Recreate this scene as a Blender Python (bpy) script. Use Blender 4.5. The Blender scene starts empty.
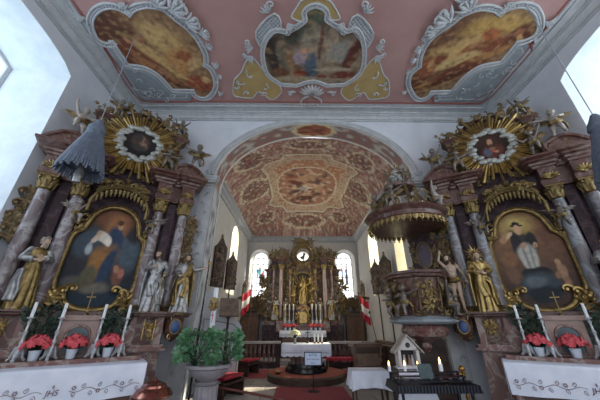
import bpy, bmesh, math, random
from math import sin, cos, pi, radians as R, sqrt, atan2, hypot
from mathutils import Vector as V, Matrix as M, noise as MN
from mathutils.geometry import delaunay_2d_cdt
SC = bpy.context.scene
COL = SC.collection
rnd = random.Random(7)

# ------------------------------------------------------------------ objects
def tag(o, label=None, cat=None, group=None, kind=None):
    if label: o['label'] = label
    if cat: o['category'] = cat
    if group: o['group'] = group
    if kind: o['kind'] = kind
    return o
def thing(name, label, cat, loc=(0, 0, 0), rz=0, group=None, scale=1):
    o = bpy.data.objects.new(name, None); COL.objects.link(o)
    o.empty_display_size = .1
    o.location = loc; o.rotation_euler = (0, 0, rz); o.scale = (scale,) * 3
    return tag(o, label, cat, group)
def link(name, me, parent=None):
    o = bpy.data.objects.new(name, me); COL.objects.link(o)
    if parent: o.parent = parent
    return o
def copy_tree(o, parent=None):
    c = o.copy(); COL.objects.link(c); c.parent = parent
    for ch in list(o.children): copy_tree(ch, c)
    return c
def dup(o, loc, rz=0, label=None, group=None, scale=None):
    c = copy_tree(o); c.location = loc; c.rotation_euler = (0, 0, rz)
    if label: c['label'] = label
    if group: c['group'] = group
    if scale: c.scale = (scale,) * 3
    return c

# ------------------------------------------------------------------ mesh builder
class MB:
    def __init__(s): s.v = []; s.f = []; s.c = None
    def add(s, vs, fs):
        n = len(s.v); s.v += [tuple(p) for p in vs]; s.f += [tuple(i + n for i in f) for f in fs]; return s
    def box(s, c, d, rz=0, top=1.0, m=None):
        x, y, z = d[0] / 2, d[1] / 2, d[2] / 2; vs = []
        for k, t in ((-1, 1), (1, top)):
            for a, b in ((-1, -1), (1, -1), (1, 1), (-1, 1)): vs.append(V((a * x * t, b * y * t, k * z)))
        q = M.Rotation(rz, 3, 'Z') if m is None else m
        return s.add([q @ p + V(c) for p in vs], [(3, 2, 1, 0), (4, 5, 6, 7), (0, 1, 5, 4), (1, 2, 6, 5), (2, 3, 7, 6), (3, 0, 4, 7)])
    def bx(s, x0, x1, y0, y1, z0, z1):
        return s.box(((x0 + x1) / 2, (y0 + y1) / 2, (z0 + z1) / 2), (x1 - x0, y1 - y0, z1 - z0))
    def lathe(s, prof, c=(0, 0, 0), n=20, flute=0, fd=0.0, a0=0, a1=2 * pi, m=None, sx=1, sy=1):
        full = abs(a1 - a0 - 2 * pi) < 1e-6; k = n if full else n + 1; vs = []; fs = []
        q = M.Identity(3) if m is None else m
        for r, z in prof:
            for i in range(k):
                a = a0 + (a1 - a0) * i / n; rr = r * (1 + (fd * cos(flute * a) if flute else 0))
                vs.append(q @ V((rr * cos(a) * sx, rr * sin(a) * sy, z)) + V(c))
        for j in range(len(prof) - 1):
            for i in range(n):
                b = (i + 1) % k; fs.append((j * k + i, j * k + b, (j + 1) * k + b, (j + 1) * k + i))
        if full:
            if prof[0][0] > 1e-4: fs.append(tuple(range(k))[::-1])
            if prof[-1][0] > 1e-4: fs.append(tuple((len(prof) - 1) * k + i for i in range(k)))
        return s.add(vs, fs)
    def tube(s, pts, r, n=6, closed=False, flat=1.0, up=None):
        pts = [V(p) for p in pts]; L = len(pts); rs = r if isinstance(r, (list, tuple)) else [r] * L
        vs = []; fs = []; prev = None
        for i, p in enumerate(pts):
            if closed: t = pts[(i + 1) % L] - pts[i - 1]
            else: t = pts[min(i + 1, L - 1)] - pts[max(i - 1, 0)]
            if t.length < 1e-9: t = V((0, 0, 1))
            t.normalize()
            if up is not None: a = t.cross(V(up))
            elif prev is None: a = t.cross(V((0, 1, 0)) if abs(t.y) < .9 else V((1, 0, 0)))
            else: a = prev - t * prev.dot(t)
            if a.length < 1e-6: a = t.cross(V((1, 0, .3)))
            a.normalize(); prev = a; b = t.cross(a)
            for k in range(n):
                g = 2 * pi * k / n; vs.append(p + (a * cos(g) + b * sin(g) * flat) * rs[i])
        for i in range(L if closed else L - 1):
            j = (i + 1) % L
            for k in range(n): fs.append((i * n + k, i * n + (k + 1) % n, j * n + (k + 1) % n, j * n + k))
        if not closed: fs += [tuple(range(n))[::-1], tuple((L - 1) * n + k for k in range(n))]
        return s.add(vs, fs)
    def ell(s, c, r, m=None, n=10, h=7):
        q = M.Identity(3) if m is None else m
        if isinstance(r, (int, float)): r = (r, r, r)
        vs = [q @ V((0, 0, -r[2])) + V(c)]; fs = []
        for j in range(1, h):
            t = -pi / 2 + pi * j / h
            for i in range(n): vs.append(q @ V((r[0] * cos(t) * cos(2 * pi * i / n), r[1] * cos(t) * sin(2 * pi * i / n), r[2] * sin(t))) + V(c))
        vs.append(q @ V((0, 0, r[2])) + V(c)); T = len(vs) - 1
        for i in range(n):
            b = (i + 1) % n; fs.append((0, 1 + b, 1 + i)); fs.append((T, T - n + i, T - n + b))
            for j in range(h - 2): fs.append((1 + j * n + i, 1 + j * n + b, 1 + (j + 1) * n + b, 1 + (j + 1) * n + i))
        return s.add(vs, fs)
    def prism(s, poly, y0, y1, f=lambda x, y, z: (x, y, z)):
        """polygon in x-z extruded along y"""
        n = len(poly); vs = [f(x, y0, z) for x, z in poly] + [f(x, y1, z) for x, z in poly]
        return s.add(vs, [tuple(range(n)), tuple(range(2 * n - 1, n - 1, -1))] + [(i, i + n, (i + 1) % n + n, (i + 1) % n) for i in range(n)])
    def sweep(s, path, prof, closed=False):
        """profile (out,z) swept along a path in xy; out = to the right of travel"""
        P = [V((p[0], p[1])) for p in path]; L = len(P); vs = []; fs = []; k = len(prof)
        for i in range(L):
            d0 = (P[i] - P[i - 1]) if (i > 0 or closed) else (P[1] - P[0])
            d1 = (P[(i + 1) % L] - P[i]) if (i < L - 1 or closed) else (P[-1] - P[-2])
            d0.normalize(); d1.normalize(); n0 = V((d0.y, -d0.x)); n1 = V((d1.y, -d1.x)); b = n0 + n1
            b = b / max(b.dot(n0), .25)
            for o, z in prof: vs.append((P[i].x + b.x * o, P[i].y + b.y * o, z))
        for i in range(L if closed else L - 1):
            j = (i + 1) % L
            for a in range(k): fs.append((i * k + a, i * k + (a + 1) % k, j * k + (a + 1) % k, j * k + a))
        if not closed: fs += [tuple(range(k))[::-1], tuple((L - 1) * k + a for a in range(k))]
        return s.add(vs, fs)
    def grid(s, nu, nv, f):
        vs = [f(i / nu, j / nv) for j in range(nv + 1) for i in range(nu + 1)]; w = nu + 1
        return s.add(vs, [(j * w + i, j * w + i + 1, (j + 1) * w + i + 1, (j + 1) * w + i) for j in range(nv) for i in range(nu)])
    def leaf(s, p, d, w, up=(0, 0, 1), bend=.25):
        """a pointed leaf from p along d, with a fold down the middle"""
        p = V(p); d = V(d); L = d.length; u = V(up); a = d.cross(u)
        if a.length < 1e-6: a = d.cross(V((1, 0, .1)))
        a.normalize(); nn = a.cross(d).normalized()
        q = p + d * .45 + nn * L * bend * .5; t = p + d + nn * L * bend * -.2
        return s.add([p, q + a * w, t, q - a * w, q - nn * w * .3], [(0, 4, 1), (1, 4, 2), (0, 3, 4), (3, 2, 4)])
    def xf(s, m, start=0):
        s.v[start:] = [tuple(m @ V(p)) for p in s.v[start:]]; return s
    def mesh(s, name, mat, smooth=40):
        me = bpy.data.meshes.new(name); me.from_pydata(s.v, [], s.f); me.validate()
        bm = bmesh.new(); bm.from_mesh(me); bmesh.ops.recalc_face_normals(bm, faces=bm.faces); bm.to_mesh(me); bm.free()
        if s.c:
            ca = me.color_attributes.new('paint', 'FLOAT_COLOR', 'POINT')
            for i, c in enumerate(s.c): ca.data[i].color = (c[0], c[1], c[2], 1)
        if mat: me.materials.append(mat)
        if smooth:
            me.polygons.foreach_set('use_smooth', [True] * len(me.polygons)); me.set_sharp_from_angle(angle=R(smooth))
        return me
    def build(s, name, mat, parent=None, smooth=40):
        return link(name, s.mesh(name, mat, smooth), parent)

def blob(name, mb, mat, parent, vox=.02, sm=3):
    """overlapping volumes fused into one continuous surface"""
    me = mb.mesh(name, mat, 0); o = link(name, me, parent)
    md = o.modifiers.new('f', 'REMESH'); md.mode = 'VOXEL'; md.voxel_size = vox; md.use_smooth_shade = True
    if sm:
        m2 = o.modifiers.new('s', 'SMOOTH'); m2.iterations = sm; m2.factor = .5
    dg = bpy.context.evaluated_depsgraph_get(); ev = o.evaluated_get(dg)
    m3 = bpy.data.meshes.new_from_object(ev); o.modifiers.clear(); o.data = m3; m3.name = name
    if not m3.materials: m3.materials.append(mat)
    m3.polygons.foreach_set('use_smooth', [True] * len(m3.polygons))
    return o
def cap(mb, p0, p1, r0, r1, n=10):
    p0 = V(p0); p1 = V(p1); mb.tube([p0, p0.lerp(p1, .5), p1], [r0, (r0 + r1) / 2, r1], n); mb.ell(p0, r0, n=n, h=6); mb.ell(p1, r1, n=n, h=6)

# ------------------------------------------------------------------ materials
def lin(c):
    if isinstance(c, str): c = [int(c[i:i + 2], 16) / 255 for i in (0, 2, 4)]
    return tuple(x / 12.92 if x <= .04045 else ((x + .055) / 1.055) ** 2.4 for x in c)
MATS = {}
def mat(name, c, rough=.6, metal=0, c2=None, sc=6, amt=.5, bump=0, bsc=30, veins=None, vsc=3, emit=0, detail=4, spec=.5, wave=None):
    if name in MATS: return MATS[name]
    m = bpy.data.materials.new(name); m.use_nodes = True; nt = m.node_tree; N = nt.nodes; L = nt.links
    b = N['Principled BSDF']; b.inputs['Roughness'].default_value = rough; b.inputs['Metallic'].default_value = metal
    b.inputs['Specular IOR Level'].default_value = spec
    col = lin(c) + (1,); b.inputs['Base Color'].default_value = col
    tc = N.new('ShaderNodeTexCoord'); last = None
    if c2:
        nz = N.new('ShaderNodeTexNoise'); nz.inputs['Scale'].default_value = sc; nz.inputs['Detail'].default_value = detail; nz.inputs['Roughness'].default_value = .62
        L.new(tc.outputs['Object'], nz.inputs['Vector'])
        rp = N.new('ShaderNodeValToRGB'); rp.color_ramp.elements[0].position = .5 - amt / 2 * .6; rp.color_ramp.elements[1].position = .5 + amt / 2 * .6
        rp.color_ramp.elements[0].color = col; rp.color_ramp.elements[1].color = lin(c2) + (1,)
        L.new(nz.outputs['Fac'], rp.inputs['Fac']); last = rp.outputs['Color']
    if veins:
        n2 = N.new('ShaderNodeTexNoise'); n2.inputs['Scale'].default_value = vsc; n2.inputs['Detail'].default_value = 6; n2.inputs['Distortion'].default_value = 1.2
        L.new(tc.outputs['Object'], n2.inputs['Vector'])
        r2 = N.new('ShaderNodeValToRGB'); e = r2.color_ramp.elements; e[0].position = .44; e[0].color = (0, 0, 0, 1); e[1].position = .56; e[1].color = (0, 0, 0, 1)
        x = e.new(.5); x.color = (1, 1, 1, 1); L.new(n2.outputs['Fac'], r2.inputs['Fac'])
        mx = N.new('ShaderNodeMix'); mx.data_type = 'RGBA'; L.new(r2.outputs['Color'], mx.inputs['Factor'])
        if last: L.new(last, mx.inputs['A'])
        else: mx.inputs['A'].default_value = col
        mx.inputs['B'].default_value = lin(veins) + (1,); last = mx.outputs['Result']
    if wave:
        w = N.new('ShaderNodeTexWave'); w.inputs['Scale'].default_value = wave[0]; w.inputs['Distortion'].default_value = wave[1]; w.bands_direction = wave[2]
        L.new(tc.outputs['Object'], w.inputs['Vector']); mx = N.new('ShaderNodeMix'); mx.data_type = 'RGBA'
        L.new(w.outputs['Fac'], mx.inputs['Factor'])
        if last: L.new(last, mx.inputs['A'])
        else: mx.inputs['A'].default_value = col
        mx.inputs['B'].default_value = lin(wave[3]) + (1,); last = mx.outputs['Result']
    if last: L.new(last, b.inputs['Base Color'])
    if bump:
        nb = N.new('ShaderNodeTexNoise'); nb.inputs['Scale'].default_value = bsc; nb.inputs['Detail'].default_value = 3; L.new(tc.outputs['Object'], nb.inputs['Vector'])
        bp = N.new('ShaderNodeBump'); bp.inputs['Strength'].default_value = bump; bp.inputs['Distance'].default_value = .02
        L.new(nb.outputs['Fac'], bp.inputs['Height']); L.new(bp.outputs['Normal'], b.inputs['Normal'])
    if emit:
        b.inputs['Emission Color'].default_value = col; b.inputs['Emission Strength'].default_value = emit
    MATS[name] = m; return m
def painted(name, rough=.65, nz=.35, sc=14, metal=0):
    """pigment stored on the mesh, broken up by a fine noise"""
    if name in MATS: return MATS[name]
    m = bpy.data.materials.new(name); m.use_nodes = True; nt = m.node_tree; N = nt.nodes; L = nt.links; b = N['Principled BSDF']
    b.inputs['Roughness'].default_value = rough; b.inputs['Metallic'].default_value = metal; b.inputs['Specular IOR Level'].default_value = .2
    at = N.new('ShaderNodeAttribute'); at.attribute_name = 'paint'; tc = N.new('ShaderNodeTexCoord')
    n = N.new('ShaderNodeTexNoise'); n.inputs['Scale'].default_value = sc; n.inputs['Detail'].default_value = 5; L.new(tc.outputs['Object'], n.inputs['Vector'])
    mr = N.new('ShaderNodeMapRange'); mr.inputs['From Min'].default_value = .3; mr.inputs['From Max'].default_value = .7; mr.inputs['To Min'].default_value = 1 - nz; mr.inputs['To Max'].default_value = 1 + nz
    L.new(n.outputs['Fac'], mr.inputs['Value'])
    mx = N.new('ShaderNodeVectorMath'); mx.operation = 'SCALE'; L.new(at.outputs['Color'], mx.inputs[0]); L.new(mr.outputs['Result'], mx.inputs['Scale'])
    L.new(mx.outputs['Vector'], b.inputs['Base Color']); MATS[name] = m; return m
def glass(name, c, tr=.75, paint=False):
    m = bpy.data.materials.new(name); m.use_nodes = True; nt = m.node_tree; N = nt.nodes; L = nt.links
    N.remove(N['Principled BSDF']); out = N['Material Output']
    a = N.new('ShaderNodeBsdfTransparent'); b = N.new('ShaderNodeBsdfTranslucent'); x = N.new('ShaderNodeMixShader'); x.inputs[0].default_value = 1 - tr
    a.inputs[0].default_value = lin(c) + (1,); b.inputs[0].default_value = lin(c) + (1,)
    if paint:
        at = N.new('ShaderNodeAttribute'); at.attribute_name = 'paint'; L.new(at.outputs['Color'], a.inputs[0]); L.new(at.outputs['Color'], b.inputs[0])
    L.new(a.outputs[0], x.inputs[1]); L.new(b.outputs[0], x.inputs[2]); L.new(x.outputs[0], out.inputs['Surface']); return m

# ------------------------------------------------------------------ painting by strokes
def sm(a, b, x):
    t = max(0, min(1, (x - a) / (b - a))) if a != b else float(x > a); return t * t * (3 - 2 * t)
def mixc(a, b, t): return tuple(p + (q - p) * t for p, q in zip(a, b))
def painter(bg, strokes, jit=.0):
    """bg(u,v)->rgb ; strokes (cx,cy,rx,ry,deg,hex,softness)"""
    st = [(cx, cy, rx, ry, cos(R(a)), sin(R(a)), lin(c), s * .6) for cx, cy, rx, ry, a, c, s in strokes]
    def f(u, v):
        w = MN.noise(V((u * 5, v * 5, 3.1))) * jit; w2 = MN.noise(V((u * 5, v * 5, 9.7))) * jit
        c = bg(u, v)
        for cx, cy, rx, ry, ca, sa, cc, s in st:
            dx = u + w - cx; dy = v + w2 - cy; a = (dx * ca + dy * sa) / rx; b = (-dx * sa + dy * ca) / ry
            d = sqrt(a * a + b * b)
            if d < 1 + s: c = mixc(c, cc, 1 - sm(1 - s, 1 + s, d))
        return c
    return f
def canvas(poly, step, place, col):
    """triangulated sheet inside a polygon, coloured point by point"""
    n = len(poly); pts = [V(p) for p in poly]; xs = [p[0] for p in poly]; ys = [p[1] for p in poly]
    x0, x1, y0, y1 = min(xs), max(xs), min(ys), max(ys)
    def inside(x, y):
        r = False; j = n - 1
        for i in range(n):
            if (ys[i] > y) != (ys[j] > y) and x < (xs[j] - xs[i]) * (y - ys[i]) / (ys[j] - ys[i]) + xs[i]: r = not r
            j = i
        return r
    k = 0; y = y0 + step / 2
    while y < y1:
        x = x0 + step / 2 + (k % 2) * step / 2; k += 1
        while x < x1:
            if inside(x, y): pts.append(V((x, y)))
            x += step
        y += step * .87
    vo, eo, fo, a, b, c = delaunay_2d_cdt([V((p[0], p[1])) for p in pts], [(i, (i + 1) % n) for i in range(n)], [], 1, 1e-5)
    mb = MB(); mb.v = [tuple(place(p.x, p.y)) for p in vo]; mb.f = [tuple(f) for f in fo]
    mb.c = [col((p.x - x0) / (x1 - x0), (p.y - y0) / (y1 - y0)) for p in vo]; return mb
def smooth_poly(P, k=3):
    """closed Catmull-Rom through the points; (x,y,1) keeps a sharp corner"""
    n = len(P); out = []
    for i in range(n):
        a, b, c, d = [V(P[(i + q) % n][:2]) for q in (-1, 0, 1, 2)]
        if len(P[i]) > 2: a = b
        if len(P[(i + 1) % n]) > 2: d = c
        for t in range(k):
            t /= k; out.append(tuple(.5 * ((2 * b) + (c - a) * t + (2 * a - 5 * b + 4 * c - d) * t * t + (3 * b - a - 3 * c + d) * t ** 3)))
    return out

# ------------------------------------------------------------------ carving
def scroll(mb, p, ang, size, r, turns=1.1, flip=1, ax=None, n=14):
    """a spiral scroll in the x-z plane (or on the axes ax) starting at p, heading ang"""
    X, Z, Y = ax or (V((1, 0, 0)), V((0, 0, 1)), V((0, -1, 0))); p = V(p); q = V((0, 0)); a = ang; pts = []; rs = []
    for i in range(n + 1):
        t = i / n; pts.append(p + X * q.x + Z * q.y + Y * (r * .8 + size * .12 * t)); rs.append(r * (1 - .55 * t))
        st = size / n * (1.7 - 1.35 * t); q = q + V((cos(a), sin(a))) * st; a += flip * turns * 2 * pi / n * (.35 + 1.1 * t)
    mb.tube(pts, rs, 5); mb.ell(pts[-1], r * 1.1, n=6, h=4)
def leafc(mb, p, ang, L, w, ax=None, rise=.35):
    X, Z, Y = ax or (V((1, 0, 0)), V((0, 0, 1)), V((0, -1, 0))); p = V(p); d = X * cos(ang) + Z * sin(ang); sdd = X * -sin(ang) + Z * cos(ang)
    pts = [p + d * L * t + Y * (L * rise * sin(t * pi * .8) + .008) for t in (0, .3, .6, .85, 1)]
    ws = (w * .5, w, w * .8, w * .45, .003); vs = []; fs = []
    for q, ww in zip(pts, ws): vs += [q - sdd * ww, q + Y * ww * .5, q + sdd * ww, q - Y * .012]
    for i in range(4):
        for k in range(4): fs.append((i * 4 + k, i * 4 + (k + 1) % 4, i * 4 + 4 + (k + 1) % 4, i * 4 + 4 + k))
    mb.add(vs, fs + [(16, 17, 18, 19), (3, 2, 1, 0)])
def carve(mb, x, y, z, w, h, n, seed, size=.16, ax=None, org=None):
    """foliage carving filling a w x h field centred on x,z at depth y"""
    g = random.Random(seed)
    for i in range(n):
        px = x + (g.random() - .5) * w; pz = z + (g.random() - .5) * h; s = size * (.6 + .8 * g.random()); a = g.random() * 6.28
        p = (px, y, pz) if ax is None else V(org) + ax[0] * px + ax[1] * pz
        if g.random() < .5: scroll(mb, p, a, s * 1.3, s * .13, 1 + g.random() * .3, g.choice((-1, 1)), ax)
        else:
            for k in (-.7, 0, .7): leafc(mb, p, a + k, s * (.9 if k else 1.15), s * .2, ax)
def shell(mb, p, r, n=7, ax=None, a0=.1, a1=pi - .1):
    for i in range(n): leafc(mb, p, a0 + (a1 - a0) * i / (n - 1), r, r * .14, ax, .3)
# ================================================================== MATERIALS
PLASTER = mat('white_plaster', 'CFD3DA', .85, c2='BCC2CB', sc=1.3, amt=.8, bump=.15, bsc=5)
NICHE = mat('limewash', 'DDE3E6', .9, c2='C6D0D6', sc=2.2, amt=.7, bump=.2, bsc=4)
CHPLASTER = mat('chancel_plaster', 'BDBBB9', .85, c2='A8A7A8', sc=1.5, amt=.8)
STUCCO = mat('grey_stucco', 'A4A7AC', .8, c2='969AA2', sc=4, amt=.6)
STUCCOL = mat('pale_stucco', 'B8BABC', .8, c2='A4A8AC', sc=5, amt=.6)
STUCCOG = mat('blue_grey_stucco', '8F969B', .85, c2='7F878E', sc=5, amt=.6)
PINK = mat('rose_plaster', 'AE8A86', .9, c2='A27E7A', sc=1.2, amt=.8)
YELLOW = mat('ochre_stucco', 'B49C68', .85, c2='A38B5C', sc=3, amt=.6)
RUST = mat('rust_line', '8C5550', .9)
GOLD = mat('gilding', 'A28B5A', .38, .8, c2='56462C', sc=11, amt=.8, bump=.25, bsc=40)
GOLDB = mat('bright_gilding', 'BCA268', .34, .75, c2='6E5834', sc=8, amt=.8)
GOLDM = mat('mellow_gilding', '917C4E', .42, .7, c2='4A3D28', sc=14, amt=.9, bump=.35, bsc=50)
OLDGOLD = mat('darkened_gilding', '86724F', .42, .6, c2='43382A', sc=9, amt=.9, bump=.3, bsc=40)
SILVER = mat('silvering', 'B4B4B2', .38, .65, c2='66686C', sc=9, amt=.8, bump=.2, bsc=35)
CANDLESILVER = mat('polished_silver', 'CACDD0', .4, .35, c2='9A9EA2', sc=14)
PEWTER = mat('dulled_silver', '8E867E', .45, .5, c2='4C4540', sc=11, amt=.9, bump=.2, bsc=35)
MARBLE = mat('red_marble', '613E36', .38, c2='3E2925', sc=4.5, amt=.9, veins='705A52', vsc=2.6)
MARBLED = mat('dark_purple_marble', '3C2B31', .55, c2='291D22', sc=3, amt=.9, veins='4C3C42', vsc=2, spec=.25)
MARBLER = mat('pink_marble', '80544C', .35, c2='5E3E3A', sc=5, amt=.9, veins='958880', vsc=3)
MARBLEG = mat('grey_marble', '7C7274', .28, c2='5A4648', sc=3.2, amt=.9, veins='9C989A', vsc=2.4)
MARBLEB = mat('blue_grey_marble', '626C74', .28, c2='74605E', sc=3, amt=.9, veins='8A9298', vsc=2)
GREENM = mat('green_black_marble', '26332E', .7, c2='19211F', sc=5, amt=.8, veins='4C5A54', vsc=3)
BLUEP = mat('blue_panel', '3F5C96', .4, c2='2C3F66', sc=6, amt=.7)
SKIN = mat('painted_flesh', 'B8A08C', .55, c2='A88E7A', sc=6, amt=.6)
SKINP = mat('pale_carved_flesh', '9A9088', .5, c2='7E7670', sc=8, amt=.7)
HAIRB = mat('brown_hair', '4A3526', .7, c2='33241A', sc=20)
WOODD = mat('dark_oak', '33231D', .5, c2='241813', sc=5, amt=.9, wave=(1.2, 6, 'Z', '42302A'))
WOODM = mat('brown_oak', '5C4436', .5, c2='46322A', sc=5, amt=.9, wave=(1.5, 6, 'Z', '6A5042'))
WOODR = mat('reddish_wood', '6A332A', .5, c2='552620', sc=5, amt=.9)
BLACK = mat('black_lacquer', '15131A', .25)
IRON = mat('black_iron', '20222A', .4, .6)
REDC = mat('red_cushion', 'A3263A', .85, c2='8C1E30', sc=10, bump=.1, bsc=60)
CARPET = mat('red_carpet', '8A3A42', .95, c2='742E38', sc=18, amt=.9, bump=.3, bsc=120)
LINEN = mat('white_linen', 'DDE2EE', .85, c2='CBD3E4', sc=3, amt=.6)
LACE = mat('white_lace', 'D3D2DA', .9, c2='9C9AA4', sc=26, amt=.35)
WAX = mat('white_wax', 'E2E6EA', .5, c2='D2D8DE', sc=5)
COPPER = mat('copper', 'B0776A', .22, .9, c2='8A564C', sc=5, amt=.7)
BRASS = mat('brass', 'B08A4A', .25, .9, c2='8A6A34', sc=8)
POTW = mat('white_pot', 'CED8E4', .4)
REDF = mat('red_bracts', 'B82A38', .7, c2='DC6A72', sc=30, amt=.9)
GREENL = mat('green_leaves', '2F5238', .5, c2='1D3A28', sc=9, amt=.9)
IVY = mat('ivy_leaves', '6A9A70', .45, c2='3A6848', sc=9, amt=.9)
STONE = mat('grey_stone', '98949A', .85, c2='7C787E', sc=6, amt=.9, bump=.4, bsc=18)
BROWNST = mat('embroidery_thread', '9C8E90', .9, c2='857882', sc=20)
REDST = mat('dark_red_thread', '6B4650', .9)
TASSELM = mat('slate_cord', '6A7484', .75, c2='4A5464', sc=20, amt=.9)
CLOUD = mat('silver_cloud', 'B6B8B4', .45, .3, c2='84867F', sc=10, amt=.9)

# ================================================================== SETTING
def struct(name, mb, m, parent=None, smooth=40):
    return tag(mb.build(name, m, parent, smooth), kind=None if parent else 'structure')
NX, WY, CZ = 6.2, 7.1, 8.2            # nave half width, chancel-arch wall, ceiling
CL, CR, CY, CCZ = -3.35, 2.95, 15.0, 6.1   # chancel walls, end wall, vault springing
# floor
fm = mat('flagstones', '8E8A88', .6); nt = fm.node_tree
br = nt.nodes.new('ShaderNodeTexBrick'); br.inputs['Scale'].default_value = 1; br.offset = .5
br.inputs['Brick Width'].default_value = .9; br.inputs['Row Height'].default_value = .6; br.inputs['Mortar Size'].default_value = .012
for k, c in (('Color1', 'A8A4A2'), ('Color2', '8A8686'), ('Mortar', '5C5858')): br.inputs[k].default_value = lin(c) + (1,)
tcn = nt.nodes.new('ShaderNodeTexCoord'); nt.links.new(tcn.outputs['Object'], br.inputs['Vector']); nt.links.new(br.outputs['Color'], nt.nodes['Principled BSDF'].inputs['Base Color'])
struct('floor', MB().bx(-8, 8, -4.2, 15.6, -.12, 0), fm)

# nave side walls with deep splayed window recesses
def nave_wall(s, name):
    X = NX * s; X2 = X + 1.35 * s; mb = MB(); y0, y1, zb, zs, zt = .8, 4.73, 3.3, 7.2, 7.62
    def arc(ya, yb, za, zt_, n=16):
        return [(ya + (yb - ya) * i / n, za + (zt_ - za) * sqrt(max(0, 1 - (2 * i / n - 1) ** 2)) ** 1.3) for i in range(n + 1)]
    A = arc(y0, y1, zs, zt); B = arc(y0 + .35, y1 - .22, zs - .02, zt - .1)
    Q = lambda pts, x: [(x, p[0], p[1]) for p in pts]
    def quad(*p): mb.add(p, [(0, 1, 2, 3)])
    quad((X, -4.2, 0), (X, y0, 0), (X, y0, CZ), (X, -4.2, CZ)); quad((X, y1, 0), (X, WY + .1, 0), (X, WY + .1, CZ), (X, y1, CZ))
    quad((X, y0, 0), (X, y1, 0), (X, y1, zb), (X, y0, zb))
    for a, b in zip(A, A[1:]): quad((X, a[0], a[1]), (X, b[0], b[1]), (X, b[0], CZ), (X, a[0], CZ))
    quad((X2 + .5 * s, -4.2, 0), (X2 + .5 * s, -4.2, CZ), (X, -4.2, CZ), (X, -4.2, 0))
    struct(name, mb, PLASTER, smooth=0)
    rb = MB(); oa = [(y0, zb)] + A + [(y1, zb)]; ob = [(y0 + .35, zb + .25)] + B + [(y1 - .22, zb + .25)]
    va = Q(oa, X); vb = Q(ob, X2); n = len(oa)
    rb.add(va + vb, [(i, (i + 1) % n, (i + 1) % n + n, i + n) for i in range(n)])
    struct('trim_1' if s < 0 else 'trim_2', rb, NICHE, smooth=30)
    w = MB(); w.add([(X2, p[0], p[1]) for p in ob], [tuple(range(n))])
    wn = struct('window_1' if s < 0 else 'window_2', w, glass('clear_pane_' + name, 'E4EEF4', .55))
    fb = MB(); fb.tube([(X2 - .04 * s, p[0], p[1]) for p in ob], .07, 6, closed=True)
    for k in range(1, 5): y = y0 + .35 + 3.36 * k / 5; fb.box((X2 - .02 * s, y, 5.5), (.04, .04, 3.95))
    for k in range(1, 7): fb.box((X2 - .02 * s, 2.83, 3.55 + 3.7 * k / 7), (.04, 3.3, .04))
    fb.build('window_frame', STUCCOL, wn)
nave_wall(-1, 'wall_left'); nave_wall(1, 'wall_right')

# chancel-arch wall
AC, AW, AZ, AH = .03, 3.10, 5.6, 2.26
def arch(n=40, w=AW, h=AH, z=AZ): return [(AC - w * cos(pi * i / n), z + h * sin(pi * i / n)) for i in range(n + 1)]
mb = MB(); P = arch()
def quadw(m_, p): m_.add(p, [(0, 1, 2, 3)])
for x0, x1 in ((-NX - .1, AC - AW), (AC + AW, NX + .1)): quadw(mb, [(x0, WY, 0), (x1, WY, 0), (x1, WY, CZ), (x0, WY, CZ)])
for a, b in zip(P, P[1:]): quadw(mb, [(a[0], WY, a[1]), (b[0], WY, b[1]), (b[0], WY, CZ), (a[0], WY, CZ)])
struct('wall_front', mb, PLASTER, smooth=0)
# reveal: jamb panels with tracery and a painted soffit
AY2 = 7.9
prof = [(AC - AW, 5.5 * k / 24) for k in range(24)] + arch(96) + [(AC + AW, 5.5 * (24 - k) / 24) for k in range(1, 25)]
NP = len(prof); mb = MB(); cols = []
base, pale, grey, rose = lin('A49C98'), lin('D0D0CE'), lin('757C84'), lin('906E68')
for j in range(15):
    t = j / 14
    for i, (x, z) in enumerate(prof):
        mb.v.append((x, WY + (AY2 - WY) * t, z)); s_ = abs(i - NP / 2) / (NP / 2)
        edge = t < .1 or t > .9; grv = .1 <= t < .2 or .8 < t <= .9
        if z < 5.45:
            c = pale if edge or z > 5.3 else lin('6E747C') if grv else mixc(lin('C2C6CC'), grey, sm(.0, .25, MN.noise(V((t * 6, z * 4.5, 1.5)))) * .9)
        else:
            n_ = MN.noise(V((t * 4, s_ * 16, 4.2)))
            c = mixc(rose, lin('B8B2AA'), sm(0, .25, n_)); c = mixc(c, grey, sm(.1, .35, MN.noise(V((t * 7, s_ * 26, 8.2)))) * .7)
            d = sqrt((s_ / .085) ** 2 + ((t - .5) / .36) ** 2)
            if d < 1.25: c = lin('CFC4A0') if d > 1.02 else mixc(lin('A86A52'), lin('6E4A40'), sm(-.2, .3, MN.noise(V((t * 9, i * .25, 2)))))
            if edge: c = pale
        cols.append(c)
for j in range(14):
    for i in range(NP - 1): mb.f.append((j * NP + i, j * NP + i + 1, (j + 1) * NP + i + 1, (j + 1) * NP + i))
mb.c = cols; struct('trim_3', mb, painted('arch_paint', .8, .15, 20), smooth=60)
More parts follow.
